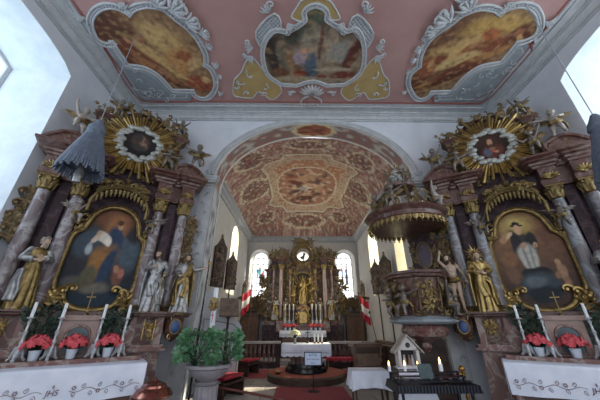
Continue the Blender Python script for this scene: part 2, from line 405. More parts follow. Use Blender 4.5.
# archivolt, impost blocks, keystone stucco
mb = MB()
for w, r in ((.1, .045), (.2, .03), (.02, .03)):
    mb.tube([(x, WY - .02, z) for x, z in arch(60, AW + w, AH + w * .75)], r, 6)
pts = arch(60, AW + .11, AH + .08); mb.tube([(x, WY, z) for x, z in pts], .1, 4, flat=.3, up=(0, 1, 0))
for s in (-1, 1):
    x = AC + s * (AW + .16)
    for z, w, h in ((5.42, .5, .07), (5.5, .58, .08), (5.58, .66, .05), (5.34, .44, .04)): mb.bx(x - w / 2, x + w / 2, WY - w * .28, AY2 - .02 if 0 else WY + .06, z, z + h)
    mb.bx(x - .19, x + .19, WY - .06, WY + .02, 0, 5.35)
struct('trim_4', mb, STUCCOL)
mb = MB()
for s in (-1, 1):
    scroll(mb, (AC + s * (AW + .15), WY - .03, 5.66), pi / 2, .3, .045, 1.1, s)
    leafc(mb, (AC + s * (AW + .1), WY - .03, 5.66), pi / 2 - s * .5, .28, .06)
    for k in range(16):
        z = .5 + k * .3
        scroll(mb, (AC + s * (AW + .16), WY - .06, z), pi / 2, .2, .018, 1, (-1) ** k)
struct('trim_5', mb, STUCCO)

# chancel walls
def wall_open(name, X, s, ops, m):
    mb = MB(); Z = CCZ + .1; Y0 = AY2 - .02; outs = []; cur = Y0
    for y0, y1, zb, zs in ops:
        P = [((y0 + y1) / 2 - (y1 - y0) / 2 * cos(pi * i / 14), zs + (y1 - y0) / 2 * sin(pi * i / 14)) for i in range(15)]
        quadw(mb, [(X, cur, 0), (X, y0, 0), (X, y0, Z), (X, cur, Z)]); quadw(mb, [(X, y0, 0), (X, y1, 0), (X, y1, zb), (X, y0, zb)]); cur = y1
        for a, b in zip(P, P[1:]): quadw(mb, [(X, a[0], a[1]), (X, b[0], b[1]), (X, b[0], Z), (X, a[0], Z)])
        X2 = X + .7 * s; o = [(y0, zb)] + P + [(y1, zb)]; k = len(o); rv = MB(); c_ = (y0 + y1) / 2; o2 = [(c_ + (p[0] - c_) * .8, p[1]) for p in o]
        rv.add([(X, p[0], p[1]) for p in o] + [(X2, p[0], p[1]) for p in o2], [(i, (i + 1) % k, (i + 1) % k + k, i + k) for i in range(k)]); outs.append((rv, o2, X2, (y0 + y1) / 2, y1 - y0, zb, zs))
    quadw(mb, [(X, cur, 0), (X, CY, 0), (X, CY, Z), (X, cur, Z)])
    struct(name, mb, m, smooth=0)
    return outs
tk = [20]; wk = [10]
for nm, X, s, ops in (('wall_left', CL, -1, [(11.1, 12.5, 2.7, 5.0)]), ('wall_right', CR, 1, [(8.35, 9.15, 2.7, 4.4), (11.1, 12.5, 2.7, 5.0)])):
    for rv, o2, X2, yc, wd, zb, zs in wall_open(nm, X, s, ops, CHPLASTER):
        tk[0] += 1; wk[0] += 1
        struct('trim_%d' % tk[0], rv, mat('cream_reveal', 'D8D2BC', .9, c2='C8C2AE', sc=3), smooth=30)
        w = MB(); w.add([(X2, p[0], p[1]) for p in o2], [tuple(range(len(o2)))])
        win = struct('window_%d' % wk[0], w, glass('chancel_pane', 'F2F0E4', .85))
        fb = MB(); H = zs - zb + wd / 2
        for k in range(1, 6): fb.box((X2 - .02 * s, yc, zb + H * k / 6), (.03, wd * .82, .025))
        fb.box((X2 - .02 * s, yc, zb + H / 2), (.03, .03, H)); fb.build('glazing_bars', IRON, win)
for s, x0 in ((-1, CL), (1, CR)):   # short return between arch reveal and chancel wall
    a = AC + s * AW; mb = MB().add([(a, AY2, 0), (x0, AY2, 0), (x0, AY2, 8), (a, AY2, 8)], [(0, 1, 2, 3)]); struct('wall_left' if s < 0 else 'wall_right', mb, CHPLASTER)
# end wall with two arched windows and the round light over the altar
CXC = -.2; WN = [(-2.62, .56), (2.22, .56)]; mb = MB(); zb, zs = 2.75, 4.88
OC, OR = (CXC + .02, 4.97), .36
edges = [CL - .02] + sum([[c - r, c + r] for c, r in WN[:1]], []) + [OC[0] - OR, OC[0] + OR] + sum([[c - r, c + r] for c, r in WN[1:]], []) + [CR + .02]
Z = CCZ + .1
for i in (0, 2, 4, 6): quadw(mb, [(edges[i], CY, 0), (edges[i + 1], CY, 0), (edges[i + 1], CY, Z), (edges[i], CY, Z)])
for c, r in WN:
    quadw(mb, [(c - r, CY, 0), (c + r, CY, 0), (c + r, CY, zb), (c - r, CY, zb)])
    pp = [(c - r * cos(pi * i / 16), zs + r * sin(pi * i / 16)) for i in range(17)]
    for a, b in zip(pp, pp[1:]): quadw(mb, [(a[0], CY, a[1]), (b[0], CY, b[1]), (b[0], CY, Z), (a[0], CY, Z)])
for sgn, zz in ((1, Z), (-1, 0)):
    pp = [(OC[0] - OR * cos(pi * i / 16), OC[1] + sgn * OR * sin(pi * i / 16)) for i in range(17)]
    for a, b in zip(pp, pp[1:]): quadw(mb, [(a[0], CY, a[1]), (b[0], CY, b[1]), (b[0], CY, zz), (a[0], CY, zz)])
struct('wall_back', mb, CHPLASTER, smooth=0)
stg = glass('stained_pane', 'FFFFFF', .8, True)
for k, (c, r) in enumerate(WN):
    o = [(c - r, zb)] + [(c - r * cos(pi * i / 16), zs + r * sin(pi * i / 16)) for i in range(17)] + [(c + r, zb)]
    i_ = [(c + (x - c) * .8, zb + .12 + (z - zb) * .93) for x, z in o]; n = len(o)
    rv = MB().add([(x, CY, z) for x, z in o] + [(x, CY + .5, z) for x, z in i_], [(i, (i + 1) % n, (i + 1) % n + n, i + n) for i in range(n)])
    struct('trim_%d' % (8 + k), rv, mat('white_reveal', 'CFCDCA', .9), smooth=30)
    wh = lin('F6F7F5')
    pf = painter(lambda u, v: wh, [(.45, .56, .1, .09, 0, '4E8A84', .15), (.55, .44, .13, .06, 0, '2E3A4E', .2), (.68, .5, .07, .07, 0, 'A8281E', .15), (.55, .33, .09, .08, 0, '2A3038', .2), (.3, .56, .05, .05, 0, '3F82B4', .2), (.5, .64, .05, .04, 0, 'A8704A', .2), (.33, .47, .05, .04, 0, '8A9040', .3)] if k == 0 else
                 [(.62, .56, .07, .08, 0, '5A6470', .15), (.62, .44, .09, .08, 0, '3A3A48', .2), (.36, .52, .05, .06, 0, '2F66A0', .15), (.36, .6, .04, .05, 0, '8A4A30', .15), (.62, .34, .07, .08, 0, '2C3440', .2), (.62, .66, .045, .04, 0, 'A8704A', .2), (.36, .44, .05, .05, 0, '6A6A30', .3)])
    m2 = canvas(i_, .05, lambda x, z: (x, CY + .49, z), pf); wo = struct('window_%d' % (5 + k), m2, stg)
    fb = MB(); zz = [z for _, z in i_]
    for j in range(1, 7): z = min(zz) + (max(zz) - min(zz)) * j / 7; fb.box((c, CY + .46, z), (r * 1.55, .03, .03))
    for j in (-1, 1): fb.box((c + j * r * .28, CY + .46, (min(zz) + max(zz)) / 2), (.028, .03, (max(zz) - min(zz)) * .97))
    fb.tube([(x, CY + .46, z) for x, z in i_], .02, 4, closed=True); fb.build('leading', IRON, wo)
o = [(OC[0] + OR * cos(2 * pi * i / 28), OC[1] + OR * sin(2 * pi * i / 28)) for i in range(28)]
rv = MB().add([(x, CY, z) for x, z in o] + [(x, CY + .4, z) for x, z in o], [(i, (i + 1) % 28, (i + 1) % 28 + 28, i + 28) for i in range(28)]); struct('trim_10', rv, mat('white_reveal', 'CFCDCA'))
w = MB().add([(x, CY + .39, z) for x, z in o], [tuple(range(28))]); struct('window_7', w, glass('round_pane', 'F4F2E8', .85))

# chancel vault
def vz(x, y):
    s = max(0, 1 - abs((x - CXC) / 3.16) ** 2.5) ** .5; c = 1 if y < 12 else max(0, 1 - ((y - 12) / 3) ** 2) ** .5
    return CCZ + 1.74 * s * c
FR = [(-1.11, 8.99), (.85, 8.94), (1.0, 9.3), (1.75, 9.45), (2.06, 9.7), (1.85, 10.4), (1.8, 12.6), (2.0, 13.2), (1.76, 13.45), (1.2, 13.55), (1.0, 13.95), (-1.1, 14.0), (-1.3, 13.6), (-1.75, 13.5), (-2.05, 13.2), (-1.8, 12.6), (-1.85, 10.4), (-2.05, 9.75), (-1.8, 9.45), (-1.15, 9.3)]
def dpoly(p, P):
    d = 9; ins = False; j = len(P) - 1
    for i in range(len(P)):
        a, b = P[j], P[i]; ex, ey = b[0] - a[0], b[1] - a[1]; t = max(0, min(1, ((p[0] - a[0]) * ex + (p[1] - a[1]) * ey) / (ex * ex + ey * ey)))
        d = min(d, hypot(p[0] - a[0] - ex * t, p[1] - a[1] - ey * t))
        if (a[1] > p[1]) != (b[1] > p[1]) and p[0] < (b[0] - a[0]) * (p[1] - a[1]) / (b[1] - a[1]) + a[0]: ins = not ins
        j = i
    return -d if ins else d
figs = painter(lambda u, v: lin('9C7260'), [(.5, .45, .3, .3, 0, 'B08C74', .5), (.32, .4, .16, .07, 20, '6E4038', .4), (.62, .34, .13, .06, -20, '7C5A4C', .4), (.5, .56, .13, .09, 10, 'C8B49C', .4), (.44, .6, .06, .06, 0, '8E9AA6', .4), (.6, .62, .06, .05, 0, '7A3E38', .4), (.34, .66, .1, .07, 0, '5E4440', .4), (.7, .72, .1, .06, 0, '6A5048', .4), (.5, .83, .2, .06, 0, '5A4038', .4), (.25, .22, .1, .05, 0, '8C5A4A', .4), (.75, .2, .1, .05, 0, '8C6A5A', .4)], .06)
def vault_col(x, y):
    n1 = MN.noise(V((x * 2.4, y * 1.6, 0))); n2 = MN.noise(V((x * 8, y * 5, 5)))
    c = mixc(lin('9C766C'), lin('AE9288'), sm(-.2, .4, n1)); d = dpoly((x, y), FR)
    if d > .1:
        # painted strapwork and cartouches of the outer field
        for cx, cy, rx, ry in ((-2.5, 11.3, .55, .8), (2.2, 11.2, .55, .8), (-2.4, 8.9, .45, .45), (2.0, 8.9, .45, .45), (-.1, 8.35, .7, .22), (-.1, 14.5, 1.0, .28), (-2.3, 14.1, .4, .35), (1.9, 14.1, .4, .35)):
            q = sqrt(((x - cx) / rx) ** 2 + ((y - cy) / ry) ** 2)
            if q < 1.3: c = lin('C4B69C') if 1.02 < q else mixc(lin('7C5248'), lin('93827A'), sm(-.2, .3, n2))
        c = mixc(c, lin('625E60'), sm(.16, .34, n2) * .7); c = mixc(c, lin('CDC2B0'), sm(.16, .3, MN.noise(V((x * 8, y * 5.5, 11)))) * .6); c = mixc(c, lin('7E5450'), sm(.2, .3, MN.noise(V((x * 10, y * 7, 21)))) * .6)
    else:
        if d > -.05: c = lin('BFB5A2') if d < .05 else lin('755A52')
        elif d > -.34: c = mixc(lin('B59C86'), lin('8C7468'), sm(.0, .3, n2) * .7)
        elif d > -.39: c = lin('B0A492')
        q = (abs((x + .05) / 1.4) ** 2.6 + abs((y - 11.75) / 1.75) ** 2.6) ** (1 / 2.6); lob = 1
        if q < lob * 1.0:
            c = figs((x + 1.47) / 2.84, (y - 10) / 3.5); c = mixc(c, lin('5A4A48'), sm(.12, .4, MN.noise(V((x * 3.2, y * 2.6, 31)))) * .8); c = mixc(c, lin('C8B6A0'), sm(.1, .4, MN.noise(V((x * 3.8, y * 3, 41)))) * .7)
        elif q < lob * 1.05 and d < -.1: c = lin('C4BAA6')
        elif d < -.42: c = mixc(lin('A4765F'), lin('C2AE94'), sm(.05, .3, n2) * .8)
    return c
NVX, NVY = 150, 170; mb = MB(); ys = [AY2 + (CY - AY2) * (j / NVY) for j in range(NVY + 1)]
xs = [CXC - 3.16 * cos(pi * i / NVX) for i in range(NVX + 1)]
mb.v = [(x, y, vz(x, y)) for y in ys for x in xs]; mb.c = [vault_col(x, y) for y in ys for x in xs]
mb.f = [(j * (NVX + 1) + i, j * (NVX + 1) + i + 1, (j + 1) * (NVX + 1) + i + 1, (j + 1) * (NVX + 1) + i) for j in range(NVY) for i in range(NVX)]
struct('ceiling', mb, painted('vault_paint', .85, .25, 12), smooth=60)
cp = [(0, -.26), (.06, -.26), (.08, -.17), (.17, -.12), (.19, -.03), (.27, 0), (.27, .05), (0, .05)]
mb = MB().sweep([(CL, AY2), (CL, CY), (CR, CY), (CR, AY2)], [(o, CCZ + z) for o, z in cp]); struct('trim_11', mb, STUCCO)

# nave ceiling and cornice
struct('ceiling', MB().bx(-NX - .1, NX + .1, -4.2, WY + .1, CZ, CZ + .1), PINK)
cp = [(0, -.3), (.05, -.3), (.05, -.25), (.09, -.25), (.11, -.2), (.18, -.15), (.2, -.15), (.2, -.11), (.24, -.11), (.24, -.06), (.3, -.05), (.35, -.02), (.38, -.02), (.38, -.05), (.44, -.05), (.44, -.015), (.54, -.015), (.54, .02), (0, .02)]
struct('trim_12', MB().sweep([(-NX, -4.2), (-NX, WY), (NX, WY), (NX, -4.2)], [(o, CZ + z) for o, z in cp]), STUCCOL)
mb = MB()
for k, (o, w) in enumerate(((.42, .02), (.5, .015))): pass
yy = WY - .6; xx = NX - .6
mb.tube([(-xx, -4, CZ - .005), (-xx, yy - .5, CZ - .005), (-xx + .5, yy, CZ - .005), (xx - .5, yy, CZ - .005), (xx, yy - .5, CZ - .005), (xx, -4, CZ - .005)], .025, 4)
struct('trim_13', mb, RUST)
# ================================================================== CEILING FRESCOES
FRL = [(-5.51, 4.1), (-5.31, 3.88), (-5.05, 3.74), (-4.8, 3.7), (-4.59, 3.78), (-4.51, 3.89, 1), (-4.32, 3.76), (-4.0, 3.68), (-3.67, 3.73), (-3.47, 3.95), (-3.24, 4.21), (-3.11, 4.54), (-3.09, 4.89), (-3.2, 5.17, 1), (-3.06, 5.32), (-3.04, 5.65), (-3.18, 6.01), (-3.48, 6.29), (-3.73, 6.24), (-3.73, 6.0, 1), (-4.39, 5.99, 1), (-4.55, 5.48), (-4.85, 5.2), (-5.25, 5.12, 1), (-5.26, 4.43, 1), (-5.44, 4.5), (-5.6, 4.41)]
FRR = [(2.97, 5.79), (2.85, 5.4), (3.01, 5.15, 1), (2.89, 4.74), (2.96, 4.32), (3.27, 3.98), (3.42, 3.78), (3.73, 3.65), (4.08, 3.69), (4.3, 3.79, 1), (4.38, 3.64), (4.65, 3.58), (4.99, 3.68), (5.33, 3.96), (5.44, 4.19), (5.32, 4.3), (5.13, 4.36, 1), (5.12, 4.93, 1), (4.63, 5.06), (4.37, 5.43), (4.28, 5.94, 1), (3.65, 5.97, 1), (3.62, 6.22), (3.37, 6.24)]
FRC = [(-1.41, 4.83), (-1.29, 4.44), (-1.06, 4.21), (-.79, 4.24), (-.49, 4.1, 1), (-.28, 3.92), (-.3, 3.73), (-.1, 3.63), (.11, 3.73), (.13, 3.91), (.37, 4.07, 1), (.7, 4.21), (.93, 4.17), (1.16, 4.53), (1.28, 5.05), (1.22, 5.41), (.91, 5.71, 1), (.41, 5.76, 1), (-.06, 5.6), (-.55, 5.77, 1), (-1.01, 5.73, 1), (-1.35, 5.39)]
PANL = [(-5.59, 4.68, 1), (-5.33, 4.55, 1), (-5.31, 5.19, 1), (-4.9, 5.29), (-4.64, 5.57), (-4.46, 6.1, 1), (-3.83, 6.1, 1), (-4.04, 6.48, 1), (-5.4, 6.5, 1), (-5.67, 6.2)]
PANR = [(5.2, 4.45, 1), (5.44, 4.4, 1), (5.7, 4.63, 1), (5.67, 6.14), (5.45, 6.45, 1), (4.03, 6.45, 1), (3.78, 6.08, 1), (4.36, 6.06, 1), (4.47, 5.52), (4.69, 5.15), (5.2, 5.02, 1)]
YL = [(-2.4, 5.64), (-2.15, 5.37), (-1.83, 4.87), (-1.6, 5.12), (-1.4, 5.49), (-1.1, 5.78), (-1.03, 6.1), (-1.36, 6.4), (-1.72, 6.07), (-1.98, 6.33), (-2.37, 6.3), (-2.56, 6.17)]
YT = [(-.66, 3.84), (-.55, 3.64), (-.36, 3.44), (.13, 3.44), (.34, 3.61), (.49, 3.85), (.31, 3.88), (.14, 3.67), (-.1, 3.56), (-.33, 3.67), (-.37, 3.92)]
GLP = [(-1.56, 4.2), (-1.06, 3.76), (-.92, 4.09), (-1.24, 4.26), (-1.46, 4.61)]
CAX = (V((1, 0, 0)), V((0, 1, 0)), V((0, 0, -1)))     # carving axes on the ceiling
def slab(poly, m, name, parent, z0, z1):
    mb = MB(); n = len(poly); mb.add([(x, y, z0) for x, y in poly] + [(x, y, z1) for x, y in poly], [tuple(range(n)), tuple(range(2 * n - 1, n - 1, -1))] + [(i, (i + 1) % n, n + (i + 1) % n, n + i) for i in range(n)])
    return mb.build(name, m, parent, 30)
def offset(poly, d):
    n = len(poly); out = []; ar = sum(poly[i][0] * poly[(i + 1) % n][1] - poly[(i + 1) % n][0] * poly[i][1] for i in range(n)); s = 1 if ar > 0 else -1
    for i in range(n):
        a, b = V(poly[i - 1]), V(poly[(i + 1) % n]); t = (b - a)
        if t.length < 1e-6: out.append(poly[i]); continue
        t.normalize(); out.append((poly[i][0] + t.y * d * s, poly[i][1] - t.x * d * s))
    return out
def fresco(label, poly, col, w=.13, name='ceiling_fresco'):
    P = smooth_poly(poly, 4); xs = [p[0] for p in P]; ys = [p[1] for p in P]; cx, cy = (min(xs) + max(xs)) / 2, (min(ys) + max(ys)) / 2
    t = thing(name, label, 'fresco', (cx, cy, CZ)); L = lambda q: [(a - cx, b - cy) for a, b in q]
    P = L(P); m_ = canvas(P, .04, lambda x, y: (x, y, -.012), col); m_.build('painting', painted('fresco_paint', .8, .22, 9), t)
    fr = MB()
    for d, r in ((.02, .028), (w, .03)): fr.tube([(x, y, -.02) for x, y in offset(P, d)], r, 6, closed=True)
    fr.tube([(x, y, -.008) for x, y in offset(P, w / 2)], w / 2, 4, closed=True, flat=.12, up=(0, 0, 1))
    f = fr.build('stucco_frame', STUCCOL, t)
    dn = MB(); O = [V(q) for q in offset(P, w / 2)]; O = [O[i].lerp(O[(i + 1) % len(O)], k / 2) for i in range(len(O)) for k in range(2)]
    dn.tube([(q.x, q.y, -.02) for q in O], [(.012, .034)[i % 2] for i in range(len(O))], 6, closed=True)
    dn.build('bead_ornament', STUCCO, f); return t, (cx, cy)
bgw = lambda u, v: mixc(lin('6E4E3C'), lin('85694E'), sm(.2, .7, u + v * .3))
colL = painter(bgw, [(.14, .18, .2, .2, 0, '59392D', .6), (.34, .32, .2, .1, 40, '4E3428', .5), (.36, .36, .1, .06, 40, '71493A', .5), (.3, .55, .14, .3, -35, '6B3F2E', .5),
    (.5, .5, .34, .07, 48, 'B09060', .6), (.62, .28, .2, .12, 40, 'B29462', .7), (.72, .5, .14, .16, 30, 'A87C50', .6), (.78, .45, .08, .06, 20, '8A5438', .5), (.85, .55, .06, .1, 60, 'B4946A', .5), (.5, .72, .32, .05, 50, '59352A', .5),
    (.8, .8, .14, .1, 20, '8A4A36', .5), (.9, .76, .05, .04, 0, 'C2A072', .5), (.42, .62, .3, .04, 47, '97684A', .5), (.56, .6, .26, .03, 45, 'B8935F', .6), (.28, .3, .05, .03, 20, 'A2745A', .4), (.4, .28, .05, .03, 60, '9A6A52', .4)], .05)
def grained(f, sx, sy, k):
    def g(u, v):
        c = f(u, v); c = mixc(c, lin('4A2E24'), sm(.12, .42, MN.noise(V((u * sx, v * sy, k)))) * .4); return mixc(c, lin('BE9C72'), sm(.14, .42, MN.noise(V((u * sx * 1.2, v * sy * 1.2, k + 7)))) * .28)
    return g
colL = grained(colL, 16, 20, 3.3)
colR = painter(bgw, [(.6, .15, .3, .1, -10, 'A98850', .7), (.3, .42, .26, .12, -32, 'B59462', .7), (.44, .5, .28, .05, -30, 'B89C6C', .6), (.55, .34, .2, .05, -25, '8B5A3C', .5), (.5, .6, .3, .06, -30, '704230', .5), (.74, .3, .18, .08, -25, '7A4834', .5),
    (.88, .25, .12, .14, 0, '5C382A', .5), (.86, .22, .06, .05, 0, '8B5C42', .4), (.92, .3, .03, .07, -30, 'B08A60', .4), (.7, .42, .2, .04, -28, '9A7048', .5), (.12, .62, .1, .14, 0, '84503A', .5), (.16, .58, .05, .07, 0, 'AC7C54', .4), (.1, .82, .12, .1, 0, '5E382C', .5), (.25, .8, .14, .04, -15, 'A87A44', .5), (.58, .22, .08, .05, 0, 'A0603E', .5), (.24, .5, .05, .06, 30, '7A4632', .4), (.4, .72, .24, .04, -28, '583328', .5)], .05)
colR = grained(colR, 16, 20, 13.3)
colC = painter(lambda u, v: mixc(lin('5B5048'), lin('8A7A68'), sm(.1, .6, v)), [(.5, .06, .1, .1, 0, '56604E', .5), (.3, .3, .2, .1, -25, '4A4C44', .5), (.5, .45, .16, .24, 0, '8C8474', .5), (.66, .4, .05, .26, 0, '9C8C7C', .4), (.56, .4, .02, .24, 0, '6A4A42', .4), (.78, .5, .14, .14, 0, '8A8880', .5), (.88, .56, .06, .26, 12, '5E3A34', .4), (.82, .85, .13, .06, -15, '6A3A32', .4),
    (.08, .55, .08, .3, 0, '3E3836', .5), (.18, .62, .06, .3, 0, '6E6658', .4), (.3, .66, .08, .16, -10, '846A50', .4), (.37, .6, .06, .12, 0, '9A8C94', .4), (.39, .5, .035, .035, 0, 'C09078', .3), (.3, .47, .035, .03, 0, '8A7A6A', .3), (.46, .5, .03, .03, 0, 'B08A70', .3), (.46, .68, .06, .15, 10, '566270', .4), (.5, .8, .06, .1, 20, '4A5868', .4), (.36, .82, .08, .05, 0, '7E3E2E', .4), (.6, .88, .06, .04, 0, '7A4038', .4), (.15, .8, .1, .06, 15, '6A4A36', .4), (.3, .9, .26, .04, 0, '9A8C74', .4), (.7, .76, .2, .03, 0, 'A09684', .4), (.7, .92, .22, .03, 0, '8E8270', .4)], .03)
colC = grained(colC, 10, 12, 23.3)
tL, oL = fresco('long brown ceiling fresco in a lobed stucco frame, above the left side altar', FRL, colL, .13)
tR, oR = fresco('long golden brown ceiling fresco in a lobed stucco frame, above the right side altar', FRR, colR, .13)
tC, oC = fresco('central ceiling fresco of figures in a grey hall, framed by ochre scroll corners', FRC, colC, .1)
def corner_panel(t, o, poly, seed):
    P = [(a - o[0], b - o[1]) for a, b in smooth_poly(poly, 4)]; p = slab(P, STUCCOG, 'corner_panel', t, -.012, 0)
    MB().tube([(x, y, -.014) for x, y in offset(P, .05)], .022, 4, closed=True).build('border_line', RUST, p)
    xs = [q[0] for q in P]; ys = [q[1] for q in P]; mb = MB(); g = random.Random(seed); mb.tube([(x, y, -.014) for x, y in offset(P, -.13)], .012, 4, closed=True)
    for i in range(46):
        x = min(xs) + g.random() * (max(xs) - min(xs)); y = min(ys) + g.random() * (max(ys) - min(ys))
        if dpoly((x, y), P) < -.16: scroll(mb, (x, y, -.014), g.random() * 6.28, .3, .016, 1.2, g.choice((-1, 1)), CAX)
    mb.build('scrollwork', STUCCOL, p)
corner_panel(tL, oL, PANL, 1); corner_panel(tR, oR, PANR, 2)
def flourish(t, o, spots, seed):
    for x, y, a, s in spots:
        mb = MB(); p = (x - o[0], y - o[1], -.02)
        for k in (-1, 1): scroll(mb, p, a + k * .5, s, s * .09, 1.1, -k, CAX)
        shell(mb, p, s * .7, 5, CAX, a - .8, a + .8); mb.ell(p, (s * .16, s * .16, .02)); mb.build('rocaille', STUCCOL, t)
flourish(tL, oL, [(-3.75, 3.6, -.8, .5), (-3.45, 3.7, -.4, .62), (-3.2, 3.95, 0, .5), (-3.6, 3.4, -1.2, .4), (-2.95, 4.25, -.2, .34), (-2.92, 4.6, -.4, .26), (-2.9, 5.1, .3, .26), (-2.88, 5.5, 0, .2), (-3.0, 6.1, .6, .22), (-5.62, 3.9, 3.6, .3), (-4.5, 3.7, -1.6, .25), (-5.7, 4.3, 2.9, .2), (-3.25, 3.55, -.9, .3)], 3)
flourish(tR, oR, [(3.45, 3.62, 3.9, .5), (3.12, 3.85, 3.5, .6), (2.95, 4.1, 3.2, .46), (3.2, 3.45, 4.3, .42), (2.8, 4.6, 3.3, .3), (2.8, 4.3, 3.4, .24), (2.76, 4.9, 3.0, .24), (2.74, 5.3, 3.3, .2), (2.9, 6.0, 2.6, .2), (5.5, 3.9, -.3, .3), (4.3, 3.6, -1.6, .25), (5.55, 4.3, .1, .22)], 4)
for s in (-1, 1):
    Y = [((a + .09) * -s - .08 if s > 0 else a, b) for a, b in smooth_poly(YL, 4)]; Y = [(a - oC[0], b - oC[1]) for a, b in Y]
    p = slab(Y, YELLOW, 'ochre_scroll_panel', tC, -.014, 0); mb = MB().tube([(x, y, -.016) for x, y in Y], .022, 5, closed=True)
    for k, (x_, y_, a_, z_) in enumerate(((1.8, 5.3, 1.2, .4), (1.3, 5.75, 2.2, .36), (1.3, 6.15, -.8, .34), (1.95, 5.75, .4, .4), (2.3, 5.9, 2.6, .3), (2.05, 6.15, -2, .3))): scroll(mb, ((x_ + .09) * s - .08 - oC[0], y_ - oC[1], -.018), a_ if s > 0 else pi - a_, z_, .022, 1.25, s * (-1) ** k, CAX)
    mb.build('scroll_edge', STUCCOL, p)
    G = [(((a + .09) * -s - .08 if s > 0 else a) - oC[0], b - oC[1]) for a, b in smooth_poly(GLP, 3)]
    p = slab(G, STUCCOG, 'lattice_panel', tC, -.01, 0); mb = MB().tube([(x, y, -.014) for x, y in G], .025, 5, closed=True)
    for i in range(-9, 10):
        for dx, dy in ((.06, .06), (.06, -.06)):
            c0 = V((sum(q[0] for q in G) / len(G), sum(q[1] for q in G) / len(G))); q0 = c0 + V((dx, -dy)).normalized() * i * .07 ; dd = V((dx, dy)).normalized()
            run = [q0 + dd * .03 * k for k in range(-14, 15)]; run = [q for q in run if dpoly(q, G) < 0]
            if len(run) > 1: mb.tube([(run[0].x, run[0].y, -.012), (run[-1].x, run[-1].y, -.012)], .009, 4)
    mb.build('lattice', STUCCOL, p)
Y = [(a - oC[0], b - oC[1]) for a, b in smooth_poly(YT, 4)]; p = slab(Y, YELLOW, 'ochre_scroll_panel', tC, -.014, 0); MB().tube([(x, y, -.016) for x, y in Y], .022, 5, closed=True).build('scroll_edge', STUCCOL, p)
mb = MB(); c0 = (-.07 - oC[0], 6.12 - oC[1], -.02)
for k in range(9): leafc(mb, c0, 3.5 + 2.42 * k / 8 + .0, .42, .07, CAX, .25)
for k in (-1, 1):
    scroll(mb, (c0[0] + k * .08, c0[1] + .1, -.02), pi / 2 - k * 1.3, .6, .03, 1, k, CAX); scroll(mb, (c0[0] + k * .5, c0[1] - .05, -.02), -pi / 2 + k * 1, .35, .025, 1, k, CAX)
    scroll(mb, (c0[0] + k * .75, c0[1] - .1, -.02), pi / 2 + k * .6, .3, .022, 1.2, k, CAX)
mb.ell(c0, (.14, .08, .03)); mb.build('shell_ornament', STUCCOL, tC)
for x, y, a in ((-1.2, 3.72, -2), (-.75, 3.98, .9), (1.05, 3.7, -1.1), (.6, 3.95, 2.2), (-1.7, 4.6, 3.4), (1.55, 4.55, -.3), (-1.75, 4.85, 2.6), (1.6, 4.8, .5)):
    mb = MB(); scroll(mb, (x - oC[0], y - oC[1], -.02), a, .42, .03, 1.2, 1 if x < 0 else -1, CAX); shell(mb, (x - oC[0], y - oC[1], -.02), .22, 5, CAX, a - .9, a + .9); mb.build('rocaille', STUCCOL, tC)
# ================================================================== CARVED FIGURES
def hand(mb, p, d, n, s=1.0, curl=.5):
    """palm + five bent fingers; d = direction of the fingers, n = palm normal"""
    p = V(p); d = V(d).normalized(); n = V(n); n = (n - d * n.dot(d)).normalized(); a = d.cross(n)
    m = M((a, n, d)).transposed(); mb.ell(p + d * .045 * s, (.038 * s, .017 * s, .05 * s), m, 8, 6)
    for k, L in enumerate((.062, .072, .068, .052)):
        b = p + d * .08 * s + a * (.027 - .018 * k) * s; j = b + (d * cos(curl * .5) + n * sin(curl * .5)) * L * .55 * s
        e = j + (d * cos(curl * 1.5) + n * sin(curl * 1.5)) * L * .5 * s; mb.tube([b, j, e], [.0115 * s, .0105 * s, .008 * s], 6); mb.ell(e, .008 * s, n=6, h=4)
    b = p + d * .025 * s + a * .03 * s; j = b + (a * .7 + d * .6 + n * .25) * .035 * s; e = j + (d * .9 + n * .4) * .032 * s; mb.tube([b, j, e], [.014 * s, .012 * s, .009 * s], 6)
def head(mb, c, yaw=0, tilt=0, s=1.0, nod=0):
    q = M.Rotation(yaw, 3, 'Z') @ M.Rotation(tilt, 3, 'Y') @ M.Rotation(nod, 3, 'X'); c = V(c); T = lambda x, y, z: c + q @ V((x, y, z)) * s
    E = lambda x, y, z, r: mb.ell(T(x, y, z), tuple(k * s for k in r), q, 12, 9)
    E(0, .01, .02, (.076, .094, .1)); E(0, -.025, -.05, (.055, .06, .062)); E(0, -.052, -.088, (.024, .022, .018))
    cap(mb, T(0, -.086, .018), T(0, -.104, -.022), .011 * s, .016 * s, 6)
    for k in (-1, 1):
        E(k * .032, -.079, .008, (.015, .01, .009)); cap(mb, T(k * .016, -.09, .028), T(k * .05, -.078, .026), .009 * s, .008 * s, 6)
        E(k * .075, .012, -.008, (.013, .022, .032)); E(k * .042, -.06, -.028, (.022, .02, .022))
    E(0, -.086, -.05, (.026, .01, .006)); E(0, -.083, -.061, (.021, .01, .006)); return q
def hair(name, c, q, m, parent, s=1.0, beard=False, long=False):
    mb = MB(); c = V(c); T = lambda x, y, z: c + q @ V((x, y, z)) * s; g = random.Random(5)
    for i in range(46):
        a = g.random() * 2 * pi; z = .12 - .17 * g.random(); r = sqrt(max(0, 1 - ((z - .03) / .12) ** 2))
        x, y = .082 * r * cos(a), .015 + .095 * r * sin(a)
        if y < -.035 and z < .075: continue
        mb.ell(T(x, y, z), .026 * s, n=6, h=5)
    if long:
        for i in range(18):
            a = pi * (-.05 + 1.1 * i / 17); cap(mb, T(.08 * cos(a), .02 + .08 * sin(a), -.02), T(.1 * cos(a), .03 + .09 * sin(a), -.19), .026 * s, .018 * s, 6)
    if beard:
        for i in range(16): x = (g.random() - .5) * .09; cap(mb, T(x, -.06, -.07), T(x * .7, -.085, -.13 - .05 * g.random()), .02 * s, .01 * s, 6)
    return blob(name, mb, m, parent, .013 * s, 1)
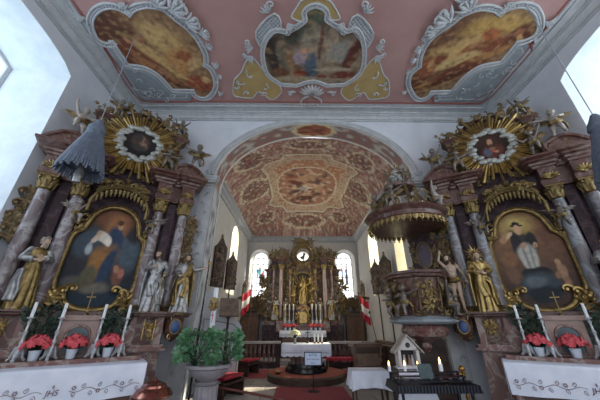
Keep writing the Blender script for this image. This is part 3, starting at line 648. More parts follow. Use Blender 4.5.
def robe_rings(z_r, folds, amp, seed, lean=(0, 0)):
    """drapery body: rings (z, rx, ry) with running folds"""
    g = random.Random(seed); ph = g.random() * 6; n = 96; L = len(z_r) - 1; K = 34; mb = MB()
    def at(t):
        t *= L; i = min(int(t), L - 1); u = t - i; u = u * u * (3 - 2 * u); return [a + (b - a) * u for a, b in zip(z_r[i], z_r[i + 1])]
    for j in range(K + 1):
        t = j / K; z, rx, ry = at(t); low = sm(.25, .9, 1 - t)
        for i in range(n):
            a = 2 * pi * i / n; w = amp * low * (abs(sin(folds * .5 * a + ph + 1.3 * sin(a * 2 + t * 3) + t * 1.2)) ** .7 - .5 + .4 * sin(3 * a + 5 * t + ph))
            mb.v.append(((rx + w) * cos(a) + lean[0] * (1 - t) * -1, (ry + w) * sin(a) + lean[1] * (1 - t), z))
    mb.f = [(j * n + i, j * n + (i + 1) % n, (j + 1) * n + (i + 1) % n, (j + 1) * n + i) for j in range(K) for i in range(n)]
    mb.f += [tuple(range(n))[::-1], tuple(K * n + i for i in range(n))]; return mb
def drape(mb, pts, w, r, k=5, seed=0):
    """a swag of cloth: k parallel rolls following the points"""
    g = random.Random(seed); pts = [V(p) for p in pts]
    for j in range(k):
        o = (j - (k - 1) / 2) / max(1, k - 1) * w; q = []
        for i, p in enumerate(pts):
            t = (pts[min(i + 1, len(pts) - 1)] - pts[max(i - 1, 0)]).normalized(); out = V((p.x, p.y, 0)).normalized() if hypot(p.x, p.y) > .02 else V((0, -1, 0))
            sd = t.cross(out).normalized(); q.append(p + sd * o + out * (.012 * sin(j * 2.1 + i)))
        mb.tube(q, [r * (1 + .25 * sin(i * 1.7 + j)) for i in range(len(q))], 7)
        for p in (q[0], q[-1]): mb.ell(p, r, n=6, h=4)
def halo(name, m, parent, c, r, n, inner=.35):
    mb = MB(); c = V(c)
    for i in range(n):
        a = 2 * pi * i / n; d = V((cos(a), 0, sin(a))); s_ = V((-sin(a), 0, cos(a))); L = r * (1 if i % 2 == 0 else .72); w = r * .1
        mb.add([c + d * r * inner - s_ * w, c + d * r * inner + s_ * w, c + d * L, c + d * r * inner + V((0, -.02, 0)), c + d * r * inner + V((0, .015, 0))], [(0, 3, 2), (3, 1, 2), (1, 4, 2), (4, 0, 2)])
    mb.tube([c + V((cos(2 * pi * i / 24), 0, sin(2 * pi * i / 24))) * r * inner for i in range(24)], r * .05, 5, closed=True); return mb.build(name, m, parent)
def saint(t, robe_m, mantle_m, arms, skin=SKIN, hair_m=HAIRB, yaw=0, tilt=0, beard=True, long=False, seed=1, sway=.04, halo_n=0, sleeve=True, mantle=(0, 1, 2, 3), sleeve_m=None):
    """clothed standing figure, 1.7 m, facing -y. arms: ((elbow),(hand),(finger dir)) left then right"""
    hc = (sway, -.03, 1.585); b = MB(); q = head(b, hc, yaw, tilt)
    cap(b, (sway, .005, 1.5), (sway * .7, .01, 1.38), .052, .06)
    b.ell((sway * .6, .01, 1.3), (.15, .1, .12))
    SH = [(-.17 + sway * .6, .01, 1.36), (.17 + sway * .6, .01, 1.36)]; rb = MB()
    for (e, h, d), s in zip(arms, SH):
        cap(b, s, e, .048, .042); cap(b, e, h, .04, .028); hand(b, h, d, (0, -1, .3), 1.05, .6)
        if sleeve:
            hv = V(h); ev = V(e); cap(rb, s, e, .078, .074); w = ev.lerp(hv, .78); rb.tube([ev, ev.lerp(hv, .4), w, w + (hv - ev) * .02], [.072, .07, .085, .07], 12)
    for k in (-1, 1): cap(b, (k * .08, -.08, .03), (k * .1, -.21, .025), .04, .032); cap(b, (k * .06, .01, 1.2), (k * .07, .0, .8), .085, .07); cap(b, (k * .07, 0, .8), (k * .08, -.06, .05), .07, .045)
    body = blob('figure', b, skin, t, .014, 2)
    r1 = robe_rings([(0.0, .25, .2), (.12, .235, .19), (.5, .2, .165), (.85, .175, .14), (1.02, .14, .11), (1.2, .17, .12), (1.34, .17, .105), (1.43, .085, .075)], 11, .05, seed, (-sway * .2, 0))
    if sleeve and sleeve_m: blob('sleeves', rb, sleeve_m, t, .016, 2); rb = MB()
    rb.add(r1.v, r1.f); blob('robe', rb, robe_m, t, .016, 1)
    if mantle:
        mm = MB(); s = 1 if seed % 2 else -1
        if 0 in mantle: drape(mm, [(s * .17, .06, 1.4), (s * .15, -.11, 1.32), (s * .08, -.16, 1.1), (-s * .06, -.19, .92), (-s * .17, -.14, .84), (-s * .22, -.02, .8)], .15, .03, 6, seed)
        if 1 in mantle: drape(mm, [(-s * .2, -.06, .86), (-s * .22, -.12, .6), (-s * .2, -.17, .38), (-s * .22, -.17, .2)], .18, .032, 6, seed + 1)
        if 2 in mantle: drape(mm, [(s * .1, .12, 1.42), (s * .2, .1, 1.1), (s * .22, .12, .7), (s * .2, .15, .2)], .26, .034, 7, seed + 2)
        if 3 in mantle: drape(mm, [(s * .02, -.19, .98), (s * .08, -.21, .7), (s * .02, -.22, .42)], .14, .028, 5, seed + 3)
        blob('mantle', mm, mantle_m, t, .017, 1)
    hair('hair', hc, q, hair_m, t, 1, beard, long)
    if halo_n: halo('halo', GOLD, t, (hc[0], .1, hc[2] + .02), .26, halo_n, .4)
    MB().lathe([(.3, -.06), (.31, -.02), (.28, 0), (0, 0)], n=8, sx=1, sy=.85).build('plinth', OLDGOLD, t); return t
def wing(mb, root, tip, down, n=8):
    """a feathered wing: overlapping flat quills"""
    root = V(root); tip = V(tip); dn = V(down)
    for i in range(n):
        u = i / (n - 1); p = root.lerp(tip, u * .95); L = (.55 + .6 * u) * dn.length; d = (dn.normalized() * (1 - u * .55) + (tip - root).normalized() * u * .8).normalized()
        mb.leaf(p, d * L, .045 * dn.length / .3, (0, -1, 0), .1); mb.leaf(p + V((0, -.012, 0)), d * L * .55, .04 * dn.length / .3, (0, -1, 0), .1)
    mb.tube([root, root.lerp(tip, .5) + V((0, -.01, 0)), tip], [.03, .026, .01], 6)
def putto(t, skin, pose=0, wing_m=OLDGOLD, cloth_m=GOLDM, hair_m=None):
    """chubby winged child, about .75 m tall, facing -y"""
    b = MB(); hc = V((.02, -.02, .63)); q = M.Rotation((.5, -.5, .2, -.2)[pose % 4], 3, 'Z') @ M.Rotation((.15, -.1, .1, -.2)[pose % 4], 3, 'Y')
    T = lambda x, y, z: hc + q @ V((x, y, z))
    b.ell(hc, (.078, .085, .085), q, 12, 9); b.ell(T(0, -.03, -.035), (.062, .055, .05), q); b.ell(T(0, -.09, -.012), (.014, .014, .012), q, 6, 5); b.ell(T(0, -.078, -.045), (.018, .01, .006), q, 6, 5)
    for k in (-1, 1): b.ell(T(k * .042, -.062, -.022), (.026, .024, .022), q, 8, 6); b.ell(T(k * .078, .005, -.01), (.012, .018, .024), q, 6, 5); b.ell(T(k * .03, -.074, .01), (.013, .01, .008), q, 6, 5)
    cap(b, (.015, 0, .56), (.01, 0, .5), .042, .05); b.ell((0, 0, .45), (.095, .07, .08)); b.ell((0, -.012, .36), (.092, .078, .085)); b.ell((0, .01, .29), (.098, .085, .07))
    A = (((-.15, -.03, .62), (-.2, -.06, .75), (0, 0, 1), (.18, -.04, .44), (.3, -.1, .47), (1, -.3, .1)),
         ((-.18, -.02, .42), (-.26, -.1, .5), (-.6, -.5, .5), (.17, .0, .6), (.25, -.05, .72), (.3, 0, 1)),
         ((-.17, -.06, .44), (-.07, -.16, .44), (.8, -.4, 0), (.2, -.02, .5), (.34, -.04, .56), (1, 0, .3)),
         ((-.2, -.02, .5), (-.34, -.05, .54), (-1, 0, .2), (.18, -.06, .42), (.12, -.17, .38), (-.6, -.6, 0)))[pose % 4]
    for s, (e, h, d) in ((-1, A[:3]), (1, A[3:])):
        cap(b, (s * .09, 0, .49), e, .042, .036); cap(b, e, h, .036, .024); hand(b, h, d, (0, -1, .2), .62, .5)
    Lg = (((-.07, -.16, .25), (-.08, -.13, .06), (.08, -.07, .15), (.12, .02, .0)), ((-.06, -.06, .14), (-.08, .03, .0), (.1, -.16, .22), (.1, -.14, .04)),
          ((-.09, -.15, .22), (-.12, -.12, .04), (.07, -.16, .24), (.1, -.17, .05)), ((-.08, -.06, .14), (-.1, .02, 0), (.08, -.1, .15), (.11, -.02, .01)))[pose % 4]
    for s, (kn, an) in ((-1, Lg[:2]), (1, Lg[2:])):
        cap(b, (s * .05, 0, .27), kn, .066, .05); cap(b, kn, an, .046, .03); cap(b, an, V(an) + V((s * .01, -.07, -.012)), .028, .02)
    blob('figure', b, skin, t, .0105, 2)
    c = MB(); drape(c, [(-.11, .02, .29), (-.06, -.1, .27), (.05, -.11, .3), (.12, -.02, .33), (.1, .09, .3)], .07, .02, 4, pose); drape(c, [(.12, .02, .32), (.18, .04, .22), (.17, .06, .1)], .06, .018, 3, pose); blob('loincloth', c, cloth_m, t, .013, 1)
    w = MB(); wing(w, (-.04, .07, .46), (-.2, .14, .56), (-.05, .02, -.17)); wing(w, (.04, .07, .46), (.2, .14, .56), (.05, .02, -.17)); w.build('wings', wing_m, t)
    if hair_m:
        hm = MB(); g = random.Random(pose)
        for i in range(34):
            a = g.random() * 6.28; z = .09 * g.random(); r = sqrt(max(0, 1 - (z / .095) ** 2)); y = .085 * r * sin(a) + .01
            if y < -.045 and z < .055: continue
            hm.ell(T(.08 * r * cos(a), y, z), .02, n=6, h=4)
        blob('hair', hm, hair_m, t, .012, 1)
    return t
# ================================================================== SIDE ALTARS
def shaft(mb, x, y, z0, z1, r):
    H = z1 - z0; mb.lathe([(r * (1 - .16 * sm(.3, 1, t)), z0 + H * t) for t in [k / 10 for k in range(11)]], (x, y, 0), 24)
def cbase(mb, x, y, z0, r):
    mb.lathe([(r * 1.3, z0), (r * 1.42, z0 + .03), (r * 1.3, z0 + .06), (r * 1.14, z0 + .08), (r * 1.25, z0 + .11), (r * 1.12, z0 + .14), (r, z0 + .15)], (x, y, 0), 24)
def capital(mb, x, y, z0, r, h):
    mb.lathe([(r * .85, z0), (r * 1.0, z0 + .02), (r * .86, z0 + .04), (r * .95, z0 + h * .5), (r * 1.3, z0 + h * .85), (0, z0 + h * .85)], (x, y, 0), 20)
    for row, (n, zz, L) in enumerate(((8, .04, .55), (8, h * .4, .5))):
        for i in range(n):
            a = 2 * pi * (i + row * .5) / n; d = V((cos(a), sin(a), 0)); p = V((x, y, z0 + zz)) + d * r * .92; u = V((0, 0, 1)); s_ = V((-sin(a), cos(a), 0))
            pts = [p, p + u * h * L * .5 + d * r * .12, p + u * h * L * .85 + d * r * .35, p + u * h * L * .8 + d * r * .6]; mb.tube(pts, [r * .2, r * .26, r * .2, r * .08], 6, flat=.5)
    for i in range(4):
        a = pi / 4 + i * pi / 2; mb.ell((x + cos(a) * r * 1.35, y + sin(a) * r * 1.35, z0 + h * .78), (r * .3, r * .3, r * .34), n=8, h=6)
    mb.box((x, y, z0 + h * .93), (r * 2.7, r * 2.7, h * .14))
def moulding(mb, x0, x1, y0, y1, z, prof):
    """cornice wrapped round three sides of a block"""
    mb.sweep([(x0, y1), (x0, y0), (x1, y0), (x1, y1)][::-1], [(-o if 0 else o, z + h) for o, h in prof])
PAINTP = [(0, 1.88), (.22, 1.91), (.38, 2.0), (.43, 2.12), (.47, 2.2, 1), (.58, 2.23), (.64, 2.38), (.64, 3.24, 1), (.57, 3.36), (.48, 3.44, 1), (.44, 3.6), (.36, 3.82), (.2, 3.97), (0, 4.02)]
def symm(half): return half + [(-p[0],) + tuple(p[1:]) for p in half[::-1] if abs(p[0]) > 1e-6]
def side_altar(side, lab, colm, mbl, cloth_paint, medal):
    t = thing('side_altar', lab, 'altar', (4.7 * side, 5.77, 0), R(33) * -side)
    # lower body
    mb = MB().bx(-1.25, 1.25, -.42, .5, 0, 1.72); mb.bx(-1.05, 1.05, -1.36, -.4, 0, .93); mb.bx(-1.3, 1.3, -.25, .42, 0, .9)
    body = mb.build('body', MARBLER, t)
    mb = MB().bx(-1.12, 1.12, -1.38, -.5, .93, .985); mb.build('altar_slab', MARBLER, t)
    mb = MB()
    for x0, x1 in ((-.95, -.4), (-.33, .33), (.4, .95)): MB().bx(x0, x1, -1.375, -1.36, .12, .82).build('front_panel', mat('brown_front', '5A3A34', .4, c2='3E2A28', sc=4), body)
    MB().bx(-1.02, 1.02, -.98, -.42, .985, 1.06).build('gradine', MARBLER, t)
    # predella: green side fields and arched centre
    mb = MB()
    for s in (-1, 1): MB().bx(s * .4 - .12, s * .4 + .12, -.46, -.42, 1.08, 1.7).build('side_field', GREENM, t)
    pd = MB().bx(-.27, .27, -.62, -.42, 1.06, 1.64); pd.bx(-.32, .32, -.66, -.42, 1.64, 1.72); c = pd.build('tabernacle', mat('veined_marble_light', '9A8278', .35, c2='7C6258', sc=6, amt=.9), t)
    ar = [(.17 * cos(pi * i / 14), 1.38 + .17 * sin(pi * i / 14)) for i in range(15)]; P = [(.17, 1.1)] + ar + [(-.17, 1.1)]
    MB().prism(P, -.632, -.62).build('niche_panel', mat('slate_panel', '4C5E66', .4, c2='39484E', sc=6), c)
    MB().tube([(x, -.635, z) for x, z in P], .022, 6, closed=True).build('niche_frame', MARBLER, c)
    # ledge and column pedestals
    for s in (-1, 1):
        p = MB().box((s * 1.12, -.2, .62), (.66, .5, 1.24), top=.78); p.bx(s * 1.12 - .25, s * 1.12 + .25, -.42, .2, 1.2, 1.72); p.bx(s * 1.12 - .36, s * 1.12 + .36, -.54, .2, 1.09, 1.14); p.bx(s * 1.12 - .31, s * 1.12 + .31, -.48, .2, 1.14, 1.2)
        ped = p.build('pedestal', MARBLER, t)
        g = MB(); px = s * 1.12
        g.tube([(px - .1, -.425, 1.28), (px + .1, -.425, 1.28), (px + .1, -.425, 1.66), (px - .1, -.425, 1.66)], .016, 5, closed=True); carve(g, px, -.425, 1.47, .12, .28, 14, 3 + s, .09); g.build('gilded_panel', GOLDB, ped)
        for x in (s * .72, s * 1.62):
            f = MB(); f.lathe([(.02, 1.22), (.11, 1.28), (.17, 1.38), (.2, 1.46), (.2, 1.72)], (x, -.18, 0), 18); fo = f.build('console', mbl, t)
            q = M.Rotation(R(90), 3, 'X'); MB().ell((x, -.38, 1.52), (.1, .03, .13), None, 18, 10).build('blue_medallion', BLUEP, fo)
            o = MB(); o.tube([(x + .11 * cos(2 * pi * i / 24), -.39, 1.52 + .14 * sin(2 * pi * i / 24)) for i in range(24)], .018, 6, closed=True)
            for k in range(4): scroll(o, (x + (-.1, .1, -.1, .1)[k], -.38, (1.66, 1.66, 1.38, 1.38)[k]), (2.2, .9, -2.2, -.9)[k], .16, .018, 1.1, (-1, 1, 1, -1)[k])
            o.build('gilded_surround', GOLD, fo)
    lg = MB()
    for s in (-1, 1):
        pth = [(s * .5, -.42), (s * .5, -.46), (s * .9, -.46), (s * .9, -.54), (s * 1.34, -.54), (s * 1.34, -.4), (s * 1.86, -.36), (s * 1.86, .3)]
        if s < 0: pth = pth[::-1]
        lg.sweep(pth, [(-.25, 1.70), (.0, 1.70), (.03, 1.735), (.03, 1.75), (.07, 1.77), (.07, 1.8), (-.25, 1.8)])
        lg.bx(min(s * .52, s * 1.84), max(s * .52, s * 1.84), -.38, .3, 1.70, 1.797)
    lg.bx(-.56, .56, -.44, .3, 1.71, 1.79); lg.build('ledge', mbl, t)
    # back panel, columns, wings
    bp = symm([(0, 1.8), (1.3, 1.8), (1.3, 4.9), (.95, 5.1), (.82, 6.3), (.6, 6.75), (.3, 7.0), (0, 7.05)])
    MB().prism(bp, .18, .4).build('back_panel', MARBLED, t)
    for s in (-1, 1):
        for x, y in ((s * .82, .0), (s * 1.38, -.04)):
            m_ = MB(); shaft(m_, x, y, 1.95, 4.13, .125); co = m_.build('column', colm, t)
            m_ = MB(); cbase(m_, x, y, 1.8, .125); m_.box((x, y, 1.815), (.34, .34, .03)); m_.build('base', OLDGOLD, co)
            m_ = MB(); capital(m_, x, y, 4.12, .125, .34); m_.build('capital', GOLDM, co)
        MB().bx(s * 1.1 - .1, s * 1.1 + .1, .08, .3, 1.8, 4.45).build('pilaster', MARBLED, t)
        w = MB(); carve(w, s * 1.62, .1, 3.55, .16, 1.15, 46, 11 + s, .17)
        for k in range(5): scroll(w, (s * 1.54, .1, 3.0 + k * .26), pi / 2 - s * .6, .36, .04, 1.1, -s)
        w.build('carved_wing', OLDGOLD, t)
        e = MB()
        for x, y in ((s * .82, 0), (s * 1.38, -.04)):
            e.bx(x - .19, x + .19, y - .19, .3, 4.46, 4.56); e.bx(x - .16, x + .16, y - .16, .3, 4.56, 4.92)
        e.bx(s * 1.1 - .4, s * 1.1 + .4, -.02, .34, 4.46, 4.92)
        en = e.build('entablature', mbl, t)
        for x, y in ((s * .82, 0), (s * 1.38, -.04)):
            o = MB(); shell(o, (x, y - .17, 4.62), .17, 7); o.ell((x, y - .17, 4.62), (.06, .03, .05)); scroll(o, (x - .05, y - .17, 4.63), 2.2, .16, .02); scroll(o, (x + .05, y - .17, 4.63), .9, .16, .02, 1.1, -1); o.build('shell_ornament', GOLD, en)
        cn = MB(); pr = [(-.15, 0), (.02, 0), (.04, .05), (.08, .07), (.09, .12), (.16, .15), (.18, .19), (.24, .22), (.24, .27), (-.15, .27)]
        pth = [(s * .55, .34), (s * .6, -.16), (s * .98, -.18), (s * 1.02, -.08), (s * 1.18, -.1), (s * 1.22, -.22), (s * 1.54, -.22), (s * 1.54, .34)]
        if s < 0: pth = pth[::-1]
        cn.sweep(pth, [(o, 4.9 + h) for o, h in pr]); cn.bx(min(s * .62, s * 1.54), max(s * .62, s * 1.54), -.14, .3, 4.95, 5.18); cn.build('cornice', mbl, t)
        # broken volute gable
        v = MB(); cur = [(s * (1.82 - .03 * k - .5 * sm(2, 9, k)), 5.2 + .09 * k - .0045 * k * k * (k > 5) * 1.6) for k in range(0, 9)]
        arcp = [(s * (1.78 - .72 * u), 5.22 + .42 * sin(u * 2.2) * (1 - .2 * u)) for u in [k / 14 for k in range(15)]]
        a_, z_ = arcp[-1]; arcp += [(a_ - s * .12 * sin(k * .7), z_ - .02 * k - .1 * (1 - cos(k * .7)) + .02) for k in range(1, 8)]
        P = arcp[:15] + [(s * .95, 5.2), (s * 1.76, 5.2)]; v.prism(P, -.2, .25)
        for dy in (-.2, -.05, .1): v.tube([(x, dy, z) for x, z in arcp], .055, 6)
        v.build('volute_gable', mbl, t)
        # upper-stage pilaster with its own little cornice
        u = MB(); u.bx(s * .9 - .08, s * .9 + .08, .02, .3, 5.18, 6.35)
        pth = [(s * .8, .3), (s * .81, -.04), (s * 1.0, -.04), (s * 1.0, .3)]
        u.sweep(pth if s > 0 else pth[::-1], [(o * .45, 6.3 + h * .5) for o, h in pr]); u.build('upper_pilaster', mbl, t)
        o = MB(); carve(o, s * .88, -.04, 5.8, .26, .9, 20, 31 + s, .14); scroll(o, (s * .98, -.02, 5.2), pi / 2, .8, .06, .9, -s); carve(o, s * .98, .1, 6.6, .4, .4, 14, 41 + s, .16); o.build('upper_carving', OLDGOLD, t)
    # painting
    P = smooth_poly(symm(PAINTP), 4); cv = canvas(P, .022, lambda x, z: (x, .1, z), cloth_paint); pt = cv.build('altar_painting', painted('altar_oil', .6, .2, 10), t)
    fr = MB(); O = offset(P, .05)
    fr.tube([(x, .06, z) for x, z in O], .045, 6, closed=True, flat=.7, up=(0, 1, 0)); fr.tube([(x, .02, z) for x, z in offset(P, .015)], .02, 5, closed=True); fr.tube([(x, .02, z) for x, z in offset(P, .09)], .02, 5, closed=True)
    fr.build('gilded_frame', GOLD, pt)
    MB().prism(offset(P, .14), .12, .19).build('frame_backing', MARBLED, pt)
    for s in (-1, 1):
        sc = MB()
        for k in range(3): scroll(sc, (s * (.62 - .06 * k), .04, 1.9 + .1 * k), (.6 if s > 0 else 2.54) + k * s * .5, .42, .04, 1.2, s); leafc(sc, (s * .64, .04, 2.0), pi / 2 - s * (.9 - .5 * k), .24, .05)
        carve(sc, s * .66, .04, 2.02, .22, .26, 8, 51 + s, .15); sc.build('gilded_scrolls', GOLDB, t)
        sc = MB(); carve(sc, s * .68, .06, 3.55, .14, .5, 14, 61 + s, .15); sc.build('shoulder_carving', GOLD, t)
    # canopy over the painting
    cy = MB()
    def cz(x): return 4.42 - .24 * (abs(x) / .5) ** 2.4
    n = 13
    for i in range(n):
        x = -.48 + .96 * i / (n - 1); z = cz(x)
        cy.tube([(x, -.1, z + .1), (x, -.16, z), (x, -.15, z - .1)], [.02, .042, .026], 7); cy.ell((x, -.15, z - .125), .024, n=6, h=5)
    for dz, r, y in ((.16, .05, -.12), (.26, .035, -.06), (.08, .02, -.16)): cy.tube([(x / 20 * .52, y, cz(x / 20 * .52) + dz) for x in range(-20, 21)], r, 7)
    for s in (-1, 1):
        drape(cy, [(s * .48, -.1, 4.3), (s * .56, -.12, 4.1), (s * .57, -.08, 3.86)], .12, .028, 5, 5); carve(cy, s * .3, -.14, 4.55, .3, .12, 8, 171 + s, .12)
        for k in range(3): scroll(cy, (s * (.08 + .14 * k), -.12, 4.6 - .05 * k), pi / 2 - s * .5, .26, .035, 1.2, -s)
    canopy = cy.build('canopy', GOLDM, t)
    v = MB(); v.grid(30, 6, lambda a, b: ((a - .5) * .98, -.02 - .12 * sin(b * pi / 2), cz((a - .5) * .98) + .28 - .3 * b)); v.build('valance', mat('brown_gold_cloth', '6E5430', .5, .4, c2='42331F', sc=12), canopy)
    f = MB(); f.lathe([(.12, 4.62), (.05, 4.7), (.09, 4.76), (.03, 4.84), (.035, 4.95), (0, 5.08)], (0, -.06, 0), 14); f.build('finial', OLDGOLD, canopy)
    # glory
    gz = 5.88; g = random.Random(8); ry = MB()
    for i in range(64):
        a = 2 * pi * i / 64; L = (1.04, .82, .96, .76)[i % 4] * (1 + .06 * g.random()); w = .026 + .009 * (i % 3); d = V((cos(a), 0, sin(a))); s_ = V((-sin(a), 0, cos(a))); c0 = V((0, -.06, gz))
        ry.add([c0 + d * .42 - s_ * w * .6, c0 + d * .42 + V((0, -.035, 0)), c0 + d * .42 + s_ * w * .6, c0 + d * L + s_ * w, c0 + d * L + V((0, -.03, 0)) + d * .03, c0 + d * L - s_ * w], [(0, 1, 4, 5), (1, 2, 3, 4), (2, 0, 5, 3)])
    ry = ry.build('sunburst', GOLDB, t)
    cl = MB()
    for i in range(26):
        a = 2 * pi * i / 26; rr = .44 + .04 * sin(i * 2.3)
        cl.ell((rr * cos(a), -.09, gz + rr * 1.06 * sin(a)), (.075 + .02 * (i % 3), .05, .065 + .015 * (i % 2)), n=8, h=6)
        if i % 3 == 0: cl.ell((.53 * cos(a + .1), -.05, gz + .55 * sin(a + .1)), .055, n=8, h=6)
    cl.build('cloud_wreath', CLOUD, ry)
    Pm = [(.4 * cos(2 * pi * i / 40), gz + .43 * sin(2 * pi * i / 40)) for i in range(40)]
    canvas(Pm, .02, lambda x, z: (x, -.07, z), medal).build('medallion_painting', painted('altar_oil'), ry); MB().prism(Pm, -.065, .2).build('medallion_back', MARBLED, ry)
    for cx, cz_, w_, h_, n_, sd in ((0, 6.9, .9, .2, 22, 71), (-.68, 6.6, .34, .4, 14, 73), (.68, 6.6, .34, .4, 14, 74)): o = MB(); carve(o, cx, .02, cz_, w_, h_, n_, sd, .19); o.build('crest_carving', OLDGOLD, t)
    for s in (-1, 1): o = MB(); carve(o, s * .55, .14, 5.0, .5, .25, 12, 81 + s, .16); o.build('spandrel_carving', OLDGOLD, t)
    return t
dk = lambda a, b: (lambda u, v: mixc(lin(a), lin(b), sm(.1, .9, v)))
paintL = painter(dk('252C38', '3E342C'), [(.5, .88, .3, .14, 0, '6E4A36', .6), (.55, .8, .16, .16, 0, '8A6040', .6), (.2, .62, .2, .14, 0, '3E4A54', .6), (.82, .55, .16, .2, 0, '46525C', .6), (.56, .66, .13, .15, 15, '2C3C52', .4), (.5, .47, .17, .16, 20, '7A5A3C', .4), (.42, .4, .14, .15, -10, '8A6238', .4), (.56, .38, .08, .2, -20, '2A3A50', .4),
    (.6, .83, .045, .05, 0, 'A88468', .25), (.59, .865, .05, .03, 0, '4C3424', .3), (.4, .68, .12, .05, -15, 'C4BCB0', .35), (.3, .66, .06, .04, 30, 'B8A898', .3), (.31, .71, .03, .03, 0, 'B89880', .3), (.47, .66, .06, .04, -30, 'D0C8BC', .35), (.26, .56, .05, .06, 20, '9CA4A8', .5), (.74, .3, .09, .1, 0, '6E4A40', .5), (.7, .36, .04, .04, 0, '9A705C', .3), (.78, .33, .05, .04, 20, 'A06A5A', .4), (.2, .2, .16, .08, 0, '54524E', .6), (.45, .17, .2, .06, 0, '6A645A', .6), (.5, .06, .3, .08, 0, '23303E', .5), (.84, .76, .1, .1, 0, '2E2C30', .6), (.34, .28, .12, .1, 30, '54503E', .5)], .04)
paintR = painter(dk('4A3A34', '7C5C44'), [(.44, .84, .24, .12, 0, 'A08A54', .8), (.46, .86, .12, .06, 0, 'BBA668', .7), (.455, .842, .1, .014, 0, '17161A', .2), (.455, .862, .055, .025, 0, '1C1A1E', .2), (.46, .62, .15, .13, 10, '3A3634', .25), (.38, .66, .07, .14, 20, '2C2A2C', .3), (.58, .62, .08, .14, -15, '2A2829', .3), (.48, .5, .13, .15, 0, 'AAA8A0', .3), (.44, .5, .025, .14, 5, '84827C', .4), (.53, .5, .02, .14, -4, '8A8882', .4), (.455, .795, .05, .055, 0, 'C29C7E', .25), (.45, .63, .05, .03, 30, 'A5846A', .3), (.62, .6, .03, .03, 0, 'A5846A', .3), (.5, .33, .2, .06, 0, '23262A', .3),
    (.5, .2, .27, .14, 0, '3C444A', .3), (.45, .24, .14, .06, 0, '5A646A', .5), (.5, .12, .2, .08, 0, '262C32', .4), (.83, .33, .06, .08, 0, '9A7A62', .35), (.82, .42, .035, .035, 0, 'A88468', .3), (.76, .3, .05, .03, 30, '8A6A54', .4), (.86, .24, .05, .06, 10, '8A6A54', .4), (.18, .32, .08, .1, 0, '6E5444', .5), (.2, .5, .12, .08, 0, '7A5A42', .6), (.8, .7, .12, .1, 0, '6A4C3C', .6), (.22, .72, .1, .04, 20, 'A08060', .4), (.3, .74, .06, .02, 30, 'C2A888', .3), (.85, .12, .1, .08, 0, '54443A', .6), (.15, .15, .1, .08, 0, '4A3E38', .6), (.62, .5, .008, .12, 0, '6E5A40', .3)], .03)
medL = painter(dk('1E1E20', '2A2626'), [(.5, .55, .24, .26, 0, '4A3C34', .5), (.5, .66, .1, .12, -15, '8A6A56', .35), (.42, .68, .14, .14, 0, '3A3432', .5), (.62, .4, .12, .1, 30, '6E5244', .4), (.5, .36, .2, .12, 0, '3C3836', .5), (.6, .5, .08, .06, 0, '7A5C4C', .4)], .03)
medR = painter(dk('2A201C', '3A2A22'), [(.5, .3, .3, .24, 0, '5C342C', .4), (.5, .62, .15, .22, 0, '3C2820', .4), (.5, .64, .075, .12, 0, 'A8826A', .3), (.5, .54, .05, .05, 0, '5A4030', .4), (.5, .4, .1, .06, 0, '7C5C4C', .4), (.36, .3, .1, .14, 10, '50586A', .4), (.52, .3, .05, .04, 0, 'A0523C', .3), (.6, .26, .05, .04, -20, 'A8826A', .4)], .02)
aL = side_altar(-1, 'left marble side altar with a dark painting of a robed figure holding a pale child', MARBLEG, MARBLE, paintL, medL)
aR = side_altar(1, 'right marble side altar with a painting of a saint in a black hat', MARBLEB, MARBLE, paintR, medR)
def A(side, x, y, z):
    a = R(33) * -side; return (4.7 * side + x * cos(a) - y * sin(a), 5.77 + x * sin(a) + y * cos(a), z)
def AR(side, extra=0): return R(33) * -side + extra
K = .76
# ---- statues on the left altar
t = thing('saint_statue', 'bearded saint statue with silver sleeves and gilded skirt, arms folded, on the left altar', 'statue', A(-1, -1.0, -.34, 1.8), AR(-1, .45), None, K)
saint(t, GOLD, SILVER, (((-.27, -.06, 1.13), (-.04, -.24, 1.1), (1, -.2, .2)), ((.29, -.05, 1.14), (.06, -.25, 1.16), (-1, -.1, .2))), hair_m=mat('grey_hair', '8A837A', .7), yaw=.5, tilt=.15, seed=3, mantle=(1,), sleeve_m=SILVER, sway=.05)
t = thing('saint_statue', 'silvered saint statue holding a gilded staff, beside the painting of the left altar', 'statue', A(-1, 1.04, -.36, 1.8), AR(-1, -.2), None, K)
saint(t, SILVER, SILVER, (((-.26, -.03, 1.14), (-.09, -.22, 1.2), (.8, -.2, .5)), ((.29, -.04, 1.16), (.24, -.2, .98), (.1, -.8, -.4))), yaw=-.35, tilt=-.1, seed=4, sway=-.04)
st = MB().tube([(.24, -.22, 1.05), (.1, -.2, .3), (.06, -.19, .05)], .014, 6); st.build('staff', GOLD, t)
t = thing('saint_statue', 'haloed saint statue in a gilded mantle with an outstretched arm, on the left altar', 'statue', A(-1, 1.64, -.3, 1.8), AR(-1, -.1), None, K)
saint(t, SILVER, GOLD, (((-.27, -.05, 1.15), (-.16, -.23, 1.02), (.6, -.6, 0)), ((.3, -.04, 1.24), (.52, -.08, 1.3), (1, -.1, .25))), yaw=.15, seed=5, halo_n=14, sway=.02)
